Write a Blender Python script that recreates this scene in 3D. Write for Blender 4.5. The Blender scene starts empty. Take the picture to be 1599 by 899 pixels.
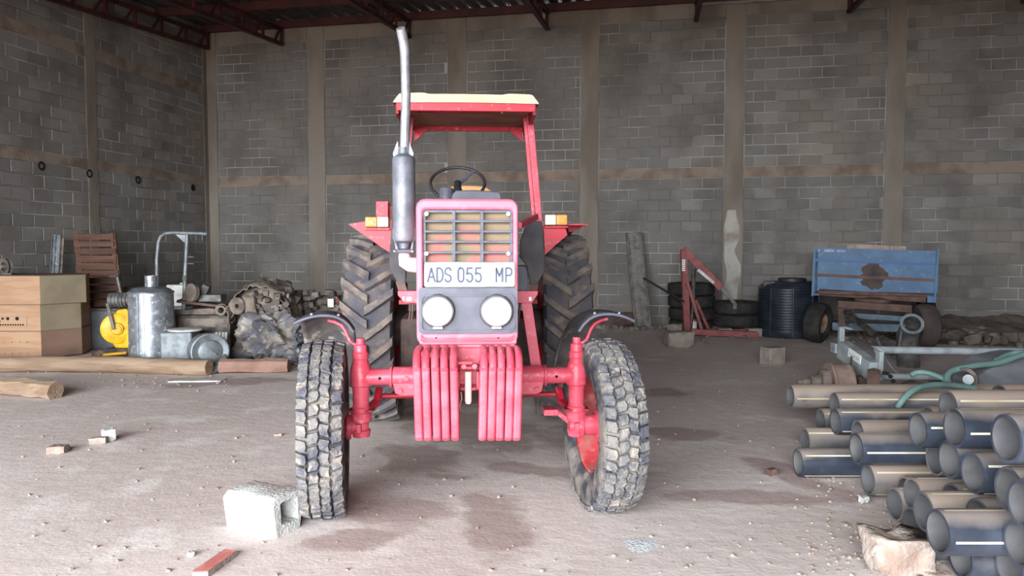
import bpy, bmesh, math, random
from mathutils import Vector, Matrix, Euler, noise

# ------------------------------------------------------------------ camera, sky, exposure
SC = bpy.context.scene
COL = SC.collection
W_PX, H_PX, FPX, CAM_H = 1599.0, 899.0, 1162.0, 1.53
PITCH = math.atan(62.5 / FPX)
cam = bpy.data.cameras.new('camera')
cam.sensor_width = 36.0
cam.lens = 36.0 * FPX / W_PX
cam.clip_end = 500
cam_ob = bpy.data.objects.new('camera', cam)
COL.objects.link(cam_ob)
cam_ob.location = (0, 0, CAM_H)
cam_ob.rotation_euler = (math.pi / 2 - PITCH, 0, 0)
SC.camera = cam_ob

world = bpy.data.worlds.new('overcast_sky')
SC.world = world
world.use_nodes = True
_bg = world.node_tree.nodes['Background']
_bg.inputs['Color'].default_value = (0.90, 0.96, 1.0, 1)
_bg.inputs['Strength'].default_value = 8.0
SC.view_settings.view_transform = 'Standard'
SC.view_settings.look = 'None'
SC.view_settings.gamma = 1.0
SC.view_settings.use_curve_mapping = False
SC.view_settings.exposure = 1.95
SC.cycles.max_bounces = 6
SC.cycles.diffuse_bounces = 4
SC.cycles.sample_clamp_indirect = 8.0

# building frame: back corner, axes along the back wall and into depth
YAW = math.atan(0.197)
E1 = Vector((math.cos(YAW), -math.sin(YAW), 0))
E2 = Vector((math.sin(YAW), math.cos(YAW), 0))
CORNER = Vector((-6.6, 16.3, 0))
DEPTH = 20.0          # back wall to the open front of the shed
WIDTH = 17.6
ROOF_BACK, ROOF_SLOPE = 6.16, 0.072
OPEN0, OPEN1, OPEN_H = 0.3, 12.0, 4.7   # doorway in the front wall, behind the camera

# the open front of the shed lets the daylight in: a portal only guides sampling, it gives off no light
_pl = bpy.data.lights.new('opening_portal', 'AREA')
_pl.shape = 'RECTANGLE'
_pl.size, _pl.size_y = OPEN1 - OPEN0, OPEN_H
_pl.cycles.is_portal = True
_po = bpy.data.objects.new('opening_portal', _pl)
COL.objects.link(_po)
_pc = CORNER + E1 * (OPEN0 + OPEN1) / 2 - E2 * (DEPTH + 0.25)
_po.location = (_pc.x, _pc.y, OPEN_H / 2)
_po.rotation_euler = (math.pi / 2, 0, -YAW)

# ------------------------------------------------------------------ helpers
def ray(u, v):
    dx, dz = (u - 799.5) / FPX, -(v - 449.5) / FPX
    return Vector((dx, math.cos(PITCH) + dz * math.sin(PITCH), dz * math.cos(PITCH) - math.sin(PITCH)))

def at(u, v, Y):
    r = ray(u, v)
    p = r * (Y / r.y)
    return Vector((p.x, Y, p.z + CAM_H))

def gd(u, v, z=0.0):
    r = ray(u, v)
    t = (z - CAM_H) / r.z
    return Vector((r.x * t, r.y * t, z))

def px(Y):            # metres covered by one photo pixel at depth Y
    return Y / FPX

class MB:
    def __init__(self):
        self.v, self.f, self.m = [], [], []
    def add(self, vs, fs, mi=0):
        o = len(self.v)
        self.v += [tuple(a) for a in vs]
        self.f += [tuple(i + o for i in q) for q in fs]
        self.m += [mi] * len(fs)
        return self
    def box(self, c, s, rot=None, mi=0, taper=None):
        x, y, z = s[0] / 2, s[1] / 2, s[2] / 2
        tx, ty = taper or (1, 1)
        vs = [Vector(p) for p in ((-x, -y, -z), (x, -y, -z), (x, y, -z), (-x, y, -z),
              (-x * tx, -y * ty, z), (x * tx, -y * ty, z), (x * tx, y * ty, z), (-x * tx, y * ty, z))]
        if rot is not None:
            R = rot if isinstance(rot, Matrix) else Euler(rot).to_matrix()
            vs = [R @ p for p in vs]
        c = Vector(c)
        return self.add([p + c for p in vs], [(3, 2, 1, 0), (4, 5, 6, 7), (0, 1, 5, 4), (1, 2, 6, 5), (2, 3, 7, 6), (3, 0, 4, 7)], mi)
    def bar(self, a, b, w, h, mi=0, up=(0, 0, 1)):
        a, b = Vector(a), Vector(b)
        d = (b - a)
        L = d.length
        d.normalize()
        s = d.cross(Vector(up))
        if s.length < 1e-4:
            s = d.cross(Vector((1, 0, 0)))
        s.normalize()
        t = s.cross(d)
        R = Matrix((s, d, t)).transposed()
        return self.box((a + b) / 2, (w, L, h), R, mi)
    def tube(self, pts, r, n=10, cap=True, closed=False, mi=0):
        pts = [Vector(p) for p in pts]
        k = len(pts)
        rs = r if isinstance(r, (list, tuple)) else [r] * k
        tang = []
        for i in range(k):
            if closed:
                t = pts[(i + 1) % k] - pts[i - 1]
            else:
                t = pts[min(i + 1, k - 1)] - pts[max(i - 1, 0)]
            tang.append(t.normalized())
        nrm = tang[0].orthogonal().normalized()
        vs, fs = [], []
        for i in range(k):
            t = tang[i]
            nrm = (nrm - t * nrm.dot(t)).normalized()
            b = t.cross(nrm)
            for j in range(n):
                a = 2 * math.pi * j / n
                vs.append(pts[i] + (nrm * math.cos(a) + b * math.sin(a)) * rs[i])
        for i in range(k if closed else k - 1):
            for j in range(n):
                i2, j2 = (i + 1) % k, (j + 1) % n
                fs.append((i * n + j, i * n + j2, i2 * n + j2, i2 * n + j))
        if cap and not closed:
            fs.append(tuple(range(n - 1, -1, -1)))
            fs.append(tuple((k - 1) * n + j for j in range(n)))
        return self.add(vs, fs, mi)
    def cyl(self, a, b, r, r2=None, n=20, mi=0, cap=True):
        return self.tube([a, b], [r, r if r2 is None else r2], n, cap, False, mi)
    def lathe(self, prof, o=(0, 0, 0), axis=(0, 0, 1), n=24, cap=True, mi=0, mids=None, closed=False):
        ax = Vector(axis).normalized()
        e = ax.orthogonal().normalized()
        g = ax.cross(e)
        o = Vector(o)
        vs, k = [], len(prof)
        for r, h in prof:
            for j in range(n):
                a = 2 * math.pi * j / n
                vs.append(o + ax * h + (e * math.cos(a) + g * math.sin(a)) * r)
        base = len(self.v)
        self.v += [tuple(p) for p in vs]
        for i in range(k if closed else k - 1):
            i2 = (i + 1) % k
            for j in range(n):
                j2 = (j + 1) % n
                self.f.append((base + i * n + j, base + i * n + j2, base + i2 * n + j2, base + i2 * n + j))
                self.m.append(mids[i] if mids else mi)
        if cap and not closed:
            if prof[0][0] > 1e-5:
                self.f.append(tuple(base + j for j in range(n - 1, -1, -1)))
                self.m.append(mids[0] if mids else mi)
            if prof[-1][0] > 1e-5:
                self.f.append(tuple(base + (k - 1) * n + j for j in range(n)))
                self.m.append(mids[-1] if mids else mi)
        return self
    def prism(self, pts, vec, mi=0):
        pts = [Vector(p) for p in pts]
        vec = Vector(vec)
        n = len(pts)
        return self.add(pts + [p + vec for p in pts],
                        [tuple(range(n - 1, -1, -1)), tuple(range(n, 2 * n))] + [(i, (i + 1) % n, n + (i + 1) % n, n + i) for i in range(n)], mi)
    def ring(self, outer, inner, vec, mi=0):       # frame between two outlines with equally many points
        outer, inner, vec = [Vector(p) for p in outer], [Vector(p) for p in inner], Vector(vec)
        n = len(outer)
        vs = outer + inner + [p + vec for p in outer] + [p + vec for p in inner]
        fs = []
        for i in range(n):
            j = (i + 1) % n
            fs += [(i, j, n + j, n + i), (2 * n + j, 2 * n + i, 3 * n + i, 3 * n + j), (j, i, 2 * n + i, 2 * n + j), (n + i, n + j, 3 * n + j, 3 * n + i)]
        return self.add(vs, fs, mi)
    def ball(self, c, r, n=14, k=8, mi=0, sc=(1, 1, 1)):
        c = Vector(c)
        prof = [(max(1e-6, math.sin(math.pi * i / k)) * r, -math.cos(math.pi * i / k) * r) for i in range(k + 1)]
        o = len(self.v)
        self.lathe(prof, (0, 0, 0), (0, 0, 1), n, False, mi)
        for i in range(o, len(self.v)):
            p = self.v[i]
            self.v[i] = (p[0] * sc[0] + c.x, p[1] * sc[1] + c.y, p[2] * sc[2] + c.z)
        return self
    def grid(self, fn, nu, nv, mi=0, thick=None):
        vs = [Vector(fn(i / nu, j / nv)) for j in range(nv + 1) for i in range(nu + 1)]
        w = nu + 1
        fs = [(j * w + i, j * w + i + 1, (j + 1) * w + i + 1, (j + 1) * w + i) for j in range(nv) for i in range(nu)]
        if thick is None:
            return self.add(vs, fs, mi)
        t = Vector(thick)
        n = len(vs)
        fs2 = [tuple(n + a for a in reversed(q)) for q in fs]
        rim = [j for j in range(nu + 1)] + [j * w + nu for j in range(1, nv + 1)] + [nv * w + i for i in range(nu - 1, -1, -1)] + [j * w for j in range(nv - 1, 0, -1)]
        side = [(rim[i], n + rim[i], n + rim[(i + 1) % len(rim)], rim[(i + 1) % len(rim)]) for i in range(len(rim))]
        return self.add(vs + [p + t for p in vs], fs + fs2 + side, mi)
    def mesh(self, name, mats, smooth=35):
        me = bpy.data.meshes.new(name)
        me.from_pydata(self.v, [], self.f)
        for m in (mats if isinstance(mats, (list, tuple)) else [mats]):
            me.materials.append(m)
        me.polygons.foreach_set('material_index', self.m)
        bm = bmesh.new()
        bm.from_mesh(me)
        bmesh.ops.recalc_face_normals(bm, faces=bm.faces)
        bm.to_mesh(me)
        bm.free()
        if smooth:
            me.polygons.foreach_set('use_smooth', [True] * len(me.polygons))
            me.set_sharp_from_angle(angle=math.radians(smooth))
        me.update()
        return me
    def build(self, name, mats, parent=None, smooth=35, bevel=0, seg=2, loc=None, rot=None):
        o = bpy.data.objects.new(name, self.mesh(name, mats, smooth))
        COL.objects.link(o)
        if parent is not None:
            o.parent = parent
        if loc is not None:
            o.location = loc
        if rot is not None:
            o.rotation_euler = rot
        if bevel:
            b = o.modifiers.new('bevel', 'BEVEL')
            b.width, b.segments, b.limit_method, b.angle_limit = bevel, seg, 'ANGLE', math.radians(40)
            b.harden_normals = False
        return o

def tag(o, label=None, cat=None, group=None, kind=None):
    for k, v in (('label', label), ('category', cat), ('group', group), ('kind', kind)):
        if v:
            o[k] = v
    return o

def empty(name, loc=(0, 0, 0), rz=0.0, label=None, cat=None, group=None, kind=None):
    o = bpy.data.objects.new(name, None)
    o.empty_display_size = 0.1
    COL.objects.link(o)
    o.location = loc
    o.rotation_euler = (0, 0, rz)
    return tag(o, label, cat, group, kind)

def link_copy(src, name, parent=None, loc=None, rot=None, scale=None):
    o = bpy.data.objects.new(name, src.data)
    COL.objects.link(o)
    for m in src.modifiers:
        if m.type == 'BEVEL':
            b = o.modifiers.new('bevel', 'BEVEL')
            b.width, b.segments, b.limit_method, b.angle_limit = m.width, m.segments, m.limit_method, m.angle_limit
    if parent is not None:
        o.parent = parent
    if loc is not None:
        o.location = loc
    if rot is not None:
        o.rotation_euler = rot
    if scale is not None:
        o.scale = scale
    return o

def rock_mesh(name, mat, size, seed, rough=0.25, sub=2, flat=0.0, facet=True):
    bm = bmesh.new()
    bmesh.ops.create_icosphere(bm, subdivisions=sub, radius=1.0)
    off = Vector((seed * 7.13, seed * 3.71, seed * 1.37))
    for v in bm.verts:
        c = v.co.normalized()
        q = Vector([max(-0.74, min(0.74, a * 1.25)) for a in c])          # boxy
        d = 1 + rough * noise.noise(c * 1.6 + off) + rough * 0.5 * noise.noise(c * 4.2 + off)
        v.co = Vector((q.x * size[0] / 1.48, q.y * size[1] / 1.48, q.z * size[2] / 1.48)) * d
    zmin = min(v.co.z for v in bm.verts)
    for v in bm.verts:
        v.co.z -= zmin
        if v.co.z < flat:
            v.co.z = 0
    me = bpy.data.meshes.new(name)
    bm.to_mesh(me)
    bm.free()
    me.materials.append(mat)
    if not facet:
        me.polygons.foreach_set('use_smooth', [True] * len(me.polygons))
    return me

def rock(name, mat, loc, size, seed, rz=0, **k):
    o = bpy.data.objects.new(name, rock_mesh(name, mat, size, seed, **k))
    COL.objects.link(o)
    o.location = loc
    o.rotation_euler = (0, 0, rz)
    return o

# ------------------------------------------------------------------ materials
MATS = {}
def mat(name, col, rough=0.6, metal=0.0, var=None, vs=5.0, lo=0.42, hi=0.62, dust=None, ds=2.0, dlo=0.5, dhi=0.7,
        bump=0.0, bs=40.0, spec=0.4, rnd=0.0, stretch=None, transl=None):
    if name in MATS:
        return MATS[name]
    m = bpy.data.materials.new(name)
    m.use_nodes = True
    nt = m.node_tree
    N, L = nt.nodes, nt.links
    bs_ = N['Principled BSDF']
    bs_.inputs['Roughness'].default_value = rough
    bs_.inputs['Metallic'].default_value = metal
    bs_.inputs['Specular IOR Level'].default_value = spec
    geo = N.new('ShaderNodeNewGeometry')
    pos = geo.outputs['Position']
    if stretch:
        mp = N.new('ShaderNodeMapping')
        mp.inputs['Scale'].default_value = stretch
        L.new(pos, mp.inputs['Vector'])
        pos = mp.outputs['Vector']
    def noise_ramp(scale, a, b, detail=5.0):
        n = N.new('ShaderNodeTexNoise')
        n.inputs['Scale'].default_value = scale
        n.inputs['Detail'].default_value = detail
        L.new(pos, n.inputs['Vector'])
        r = N.new('ShaderNodeMapRange')
        r.inputs['From Min'].default_value, r.inputs['From Max'].default_value = a, b
        L.new(n.outputs['Fac'], r.inputs['Value'])
        return r.outputs['Result']
    def mix(fac, a, b, blend='MIX'):
        x = N.new('ShaderNodeMix')
        x.data_type, x.blend_type = 'RGBA', blend
        if isinstance(fac, float):
            x.inputs[0].default_value = fac
        else:
            L.new(fac, x.inputs[0])
        for s, q in ((6, a), (7, b)):
            if isinstance(q, (tuple, list)):
                x.inputs[s].default_value = (*q, 1)
            else:
                L.new(q, x.inputs[s])
        return x.outputs[2]
    c = col
    if var:
        c = mix(noise_ramp(vs, lo, hi), c, var)
    if dust:
        c = mix(noise_ramp(ds, dlo, dhi), c, dust)
    if rnd:
        oi = N.new('ShaderNodeObjectInfo')
        r = N.new('ShaderNodeMapRange')
        r.inputs['To Min'].default_value, r.inputs['To Max'].default_value = 1 - rnd, 1 + rnd
        L.new(oi.outputs['Random'], r.inputs['Value'])
        cc = N.new('ShaderNodeCombineColor')
        for i in range(3):
            L.new(r.outputs['Result'], cc.inputs[i])
        c = mix(1.0, c, cc.outputs[0], 'MULTIPLY')
    if isinstance(c, (tuple, list)):
        bs_.inputs['Base Color'].default_value = (*c, 1)
    else:
        L.new(c, bs_.inputs['Base Color'])
    if bump:
        n = N.new('ShaderNodeTexNoise')
        n.inputs['Scale'].default_value = bs
        n.inputs['Detail'].default_value = 6
        L.new(pos, n.inputs['Vector'])
        b = N.new('ShaderNodeBump')
        b.inputs['Strength'].default_value = bump
        b.inputs['Distance'].default_value = 0.02
        L.new(n.outputs['Fac'], b.inputs['Height'])
        L.new(b.outputs['Normal'], bs_.inputs['Normal'])
    MATS[name] = m
    return m

def S(r, g, b):                       # sRGB 0..255 to linear
    return tuple(((c / 255) / 12.92 if c / 255 <= 0.04045 else ((c / 255 + 0.055) / 1.055) ** 2.4) for c in (r, g, b))

M_BLOCK = mat('concrete_block', S(130, 126, 123), 0.95, var=S(114, 109, 105), vs=1.3, dust=S(140, 132, 124), ds=0.8, bump=0.5, bs=60, rnd=0.16, spec=0.1)
M_MORTAR = mat('mortar', S(166, 162, 158), 0.95, var=S(118, 113, 109), vs=1.1, lo=0.4, hi=0.55, bump=0.4, bs=50, spec=0.1)
M_CONC = mat('cast_concrete', S(138, 129, 120), 0.95, var=S(118, 108, 99), vs=1.6, bump=0.4, bs=25, spec=0.1, stretch=(1, 1, 0.35))
M_CONC_P = mat('patched_concrete', S(178, 172, 164), 0.95, var=S(140, 130, 120), vs=3, bump=0.4, bs=25, spec=0.1)
M_BEAM = mat('stained_concrete', S(144, 130, 118), 0.95, var=S(118, 102, 92), vs=2.5, bump=0.4, bs=25, spec=0.1)
M_STEEL_R = mat('red_oxide_steel', S(78, 38, 36), 0.6, var=S(58, 32, 30), vs=3)
M_SHEET = mat('roof_sheet', S(74, 66, 63), 0.6, 0.2, var=S(58, 51, 49), vs=1.5)
M_SHEET_L = mat('roof_flashing', S(150, 145, 142), 0.5, 0.3, var=S(110, 104, 102), vs=3)
M_PINK = mat('faded_pink_paint', S(200, 108, 126), 0.42, var=S(194, 98, 117), vs=4, dust=S(202, 124, 138), ds=14, dlo=0.58, dhi=0.7, bump=0.04, bs=15)
M_RED = mat('red_paint', S(196, 36, 58), 0.42, var=S(180, 30, 50), vs=6, dust=S(214, 110, 118), ds=22, dlo=0.6, dhi=0.72, bump=0.05, bs=25)
M_REDPINK = mat('coral_paint', S(200, 80, 98), 0.4, var=S(192, 66, 84), vs=7, dust=S(208, 118, 128), ds=30, dlo=0.58, dhi=0.72, bump=0.08, bs=40)
M_WEIGHT = mat('weight_paint', S(192, 66, 84), 0.38, var=S(200, 88, 104), vs=9, dust=S(150, 80, 88), ds=45, dlo=0.66, dhi=0.74, bump=0.12, bs=45)
M_RIMRED = mat('dusty_rim_red', S(164, 52, 58), 0.6, var=S(150, 84, 80), vs=9, dust=S(168, 112, 104), ds=16, dlo=0.52, dhi=0.7)
M_DKRED = mat('dark_red_paint', S(150, 28, 40), 0.5, var=S(120, 24, 34), vs=7)
M_CREAM = mat('cream_roof', S(206, 192, 164), 0.5, var=S(196, 180, 152), vs=5)
M_BROWNPAN = mat('brown_headliner', S(150, 104, 88), 0.7, var=S(126, 84, 72), vs=5)
M_DGREY = mat('dark_grey_plastic', S(92, 92, 104), 0.5, var=S(78, 78, 90), vs=8, bump=0.04, bs=50)
M_BLACK = mat('black_plastic', S(38, 38, 42), 0.5, var=S(52, 50, 52), vs=10)
M_BLACKP = mat('black_dull_panel', S(52, 50, 56), 0.7, var=S(72, 68, 70), vs=7, bump=0.1, bs=40)
M_EXH = mat('exhaust_grey', S(128, 130, 140), 0.5, 0.35, var=S(104, 106, 114), vs=9, dust=S(150, 134, 128), ds=16, dlo=0.6, dhi=0.75, bump=0.08, bs=60)
M_PIPEM = mat('bare_steel_pipe', S(176, 178, 184), 0.42, 0.55, var=S(150, 148, 152), vs=12)
M_WHITE = mat('white_lens', S(250, 250, 250), 0.25, var=S(236, 236, 236), vs=9)
M_PLATE = mat('plate_white', S(238, 240, 240), 0.4)
M_PLATEINK = mat('plate_ink', S(66, 72, 92), 0.5)
M_CHROME = mat('worn_chrome', S(200, 200, 200), 0.3, 0.8)
M_ENGINE = mat('grimy_engine_iron', S(60, 50, 48), 0.7, 0.2, var=S(86, 70, 64), vs=9, bump=0.3, bs=30)
M_RUB = mat('tyre_rubber', S(62, 62, 68), 0.8, var=S(84, 80, 80), vs=9, dust=S(128, 116, 106), ds=5, dlo=0.55, dhi=0.75, bump=0.15, bs=70, spec=0.2)
M_RUBR = mat('rear_tyre_rubber', S(74, 74, 82), 0.8, var=S(96, 90, 90), vs=5, dust=S(140, 120, 106), ds=7, dlo=0.55, dhi=0.7, bump=0.2, bs=50, spec=0.2)
M_LUG = mat('muddy_lug', S(96, 92, 94), 0.85, var=S(132, 118, 108), vs=8, dust=S(84, 80, 84), ds=6, bump=0.4, bs=50, spec=0.15)
M_TREAD = mat('mud_caked_tread', S(84, 84, 92), 0.85, var=S(124, 120, 117), vs=9, lo=0.38, hi=0.58, dust=S(154, 143, 133), ds=15, dlo=0.54, dhi=0.66, bump=0.9, bs=45, spec=0.15)
M_TREADB = mat('front_tyre_carcass', S(58, 58, 64), 0.85, var=S(120, 112, 106), vs=9, bump=0.4, bs=45, spec=0.15)
M_RUBDK = mat('black_tyre', S(44, 42, 42), 0.75, var=S(60, 56, 54), vs=8, spec=0.25)
M_MESH = mat('radiator_screen', S(158, 138, 112), 0.7, var=S(214, 120, 120), vs=4.5, lo=0.5, hi=0.58)
M_ORANGE = mat('amber_lens', S(236, 150, 70), 0.35)
M_CLEAR = mat('clear_lens', S(232, 220, 196), 0.3)
M_TAN = mat('tan_vinyl', S(196, 150, 96), 0.6)
M_GALV = mat('galvanised_sheet', S(150, 155, 162), 0.4, 0.6, var=S(122, 128, 135), vs=7, dust=S(190, 192, 192), ds=18, dlo=0.56, dhi=0.62)
M_GALVD = mat('dull_galvanised', S(126, 131, 135), 0.5, 0.4, var=S(102, 107, 111), vs=12)
M_PLY = mat('pale_plywood', S(168, 134, 106), 0.7, var=S(158, 122, 94), vs=3, stretch=(1, 1, 6))
M_PLYSIDE = mat('shaded_greenish_board', S(128, 116, 94), 0.8, var=S(116, 104, 86), vs=3)  # greenish ends of the cabinets, shade of the turned-away side mixed into the colour
M_PLYBR = mat('brown_board', S(120, 94, 80), 0.8, var=S(110, 86, 72), vs=3)
M_HOLE = mat('dark_hole', S(24, 20, 18), 0.9)
M_LOG = mat('dusty_timber', S(156, 134, 114), 0.9, var=S(134, 111, 92), vs=4, bump=0.5, bs=18, stretch=(0.4, 3, 3), spec=0.1)
M_LOGR = mat('reddish_timber', S(142, 112, 100), 0.9, var=S(126, 98, 87), vs=5, bump=0.5, bs=18, spec=0.1)
M_SLAT = mat('brown_slat_wood', S(98, 72, 62), 0.85, var=S(82, 60, 51), vs=5, rnd=0.15, spec=0.1, stretch=(0.5, 0.5, 4))
M_YEL = mat('yellow_paint', S(226, 172, 24), 0.45, var=S(206, 150, 20), vs=9)
M_GREYM = mat('grey_machine_metal', S(112, 110, 108), 0.55, 0.3, var=S(84, 80, 78), vs=9)
M_DUSTY = mat('dusty_scrap_metal', S(128, 116, 106), 0.8, 0.1, var=S(92, 82, 76), vs=7, bump=0.3, bs=25)
M_DARKM = mat('dark_scrap_metal', S(66, 60, 58), 0.7, 0.2, var=S(104, 94, 86), vs=8, bump=0.3, bs=25)
M_TARP = mat('dusty_canvas', S(132, 120, 108), 0.9, var=S(100, 90, 82), vs=4, bump=0.3, bs=15, spec=0.1)
M_SACK = mat('black_polythene', S(84, 84, 92), 0.45, var=S(112, 106, 102), vs=5, dust=S(140, 130, 120), ds=4, bump=0.4, bs=12)
M_RUSTB = mat('rusty_brown_metal', S(106, 82, 74), 0.8, 0.1, var=S(86, 64, 58), vs=6)
M_WHITEOLD = mat('old_white_paint', S(206, 206, 202), 0.6, var=S(170, 166, 160), vs=8)
M_BLUEP = mat('blue_plastic', S(30, 50, 150), 0.5)
M_CRANE = mat('worn_red_crane', S(144, 76, 74), 0.6, var=S(124, 62, 62), vs=8, dust=S(128, 102, 95), ds=7, dlo=0.55)
M_TANK = mat('black_tank', S(34, 38, 48), 0.4, var=S(46, 50, 60), vs=5)
M_RUBBLE = mat('rubble', S(126, 114, 106), 0.95, var=S(100, 90, 83), vs=4, bump=0.4, bs=30, spec=0.1)
M_STONE = mat('pale_stone', S(160, 147, 138), 0.95, var=S(144, 124, 113), vs=8, bump=0.6, bs=40, spec=0.1)
M_WBLOCK = mat('white_block', S(194, 193, 191), 0.95, var=S(172, 170, 167), vs=12, bump=0.8, bs=60, spec=0.1)
M_GBLOCK = mat('grey_block', S(150, 141, 134), 0.95, var=S(132, 122, 114), vs=9, bump=0.5, bs=40, spec=0.1)
M_HDPE = mat('black_pipe', S(44, 49, 60), 0.4, var=S(62, 68, 80), vs=5, dust=S(104, 100, 100), ds=4.0, dlo=0.55, dhi=0.75, bump=0.05, bs=20)
M_HDPE_D = mat('dusty_pipe', S(70, 72, 78), 0.6, var=S(110, 102, 98), vs=2.6, lo=0.42, hi=0.6, dust=S(56, 60, 70), ds=5, dlo=0.55, bump=0.05, bs=20)
M_HDPE_I = mat('pipe_bore', S(92, 90, 91), 0.75, var=S(76, 75, 78), vs=6)
def dust_on_top(m, col, lo, hi, amount):
    nt = m.node_tree
    N, L = nt.nodes, nt.links
    b = N['Principled BSDF']
    src = b.inputs['Base Color'].links[0].from_socket
    geo = N.new('ShaderNodeNewGeometry')
    sep = N.new('ShaderNodeSeparateXYZ')
    L.new(geo.outputs['Normal'], sep.inputs[0])
    n = N.new('ShaderNodeTexNoise')
    n.inputs['Scale'].default_value, n.inputs['Detail'].default_value = 4.0, 6
    L.new(geo.outputs['Position'], n.inputs['Vector'])
    a = N.new('ShaderNodeMath')
    a.operation = 'MULTIPLY_ADD'
    L.new(n.outputs['Fac'], a.inputs[0])
    a.inputs[1].default_value = 0.9
    L.new(sep.outputs['Z'], a.inputs[2])
    r = N.new('ShaderNodeMapRange')
    r.inputs['From Min'].default_value, r.inputs['From Max'].default_value, r.inputs['To Max'].default_value = lo, hi, amount
    L.new(a.outputs[0], r.inputs['Value'])
    x = N.new('ShaderNodeMix')
    x.data_type = 'RGBA'
    L.new(r.outputs['Result'], x.inputs[0])
    L.new(src, x.inputs[6])
    x.inputs[7].default_value = (*col, 1)
    L.new(x.outputs[2], b.inputs['Base Color'])
    return m
dust_on_top(M_HDPE, S(136, 124, 117), 0.9, 1.35, 0.85)
dust_on_top(M_HDPE_D, S(150, 133, 122), 0.6, 1.2, 0.95)
M_STRIPE = mat('pipe_stripe', S(206, 198, 180), 0.6, var=S(180, 164, 132), vs=4)
M_GFRAME = mat('pale_grey_paint', S(146, 152, 155), 0.5, var=S(122, 127, 130), vs=7)
M_HOSE = mat('teal_hose', S(104, 131, 126), 0.6, var=S(90, 114, 109), vs=6)
M_GPLATE = mat('grey_hopper_sheet', S(128, 130, 136), 0.6, 0.0, var=S(112, 112, 118), vs=4)
M_SIGN = mat('sticker_white', S(216, 216, 214), 0.5)

# blue trailer paint with the big rusty burn mark in the middle of the head board
M_BLUE = mat('blue_trailer_paint', S(52, 94, 132), 0.5, var=S(42, 78, 112), vs=4, dust=S(78, 106, 130), ds=9, dlo=0.6)
M_BLUED = mat('dark_blue_stripe', S(30, 74, 130), 0.5)
M_RUSTST = mat('rust_patch', S(80, 66, 62), 0.85, var=S(50, 50, 58), vs=6)
M_BLUEG = mat('blue_grey_steel', S(92, 112, 130), 0.6, var=S(74, 88, 102), vs=6)

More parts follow.
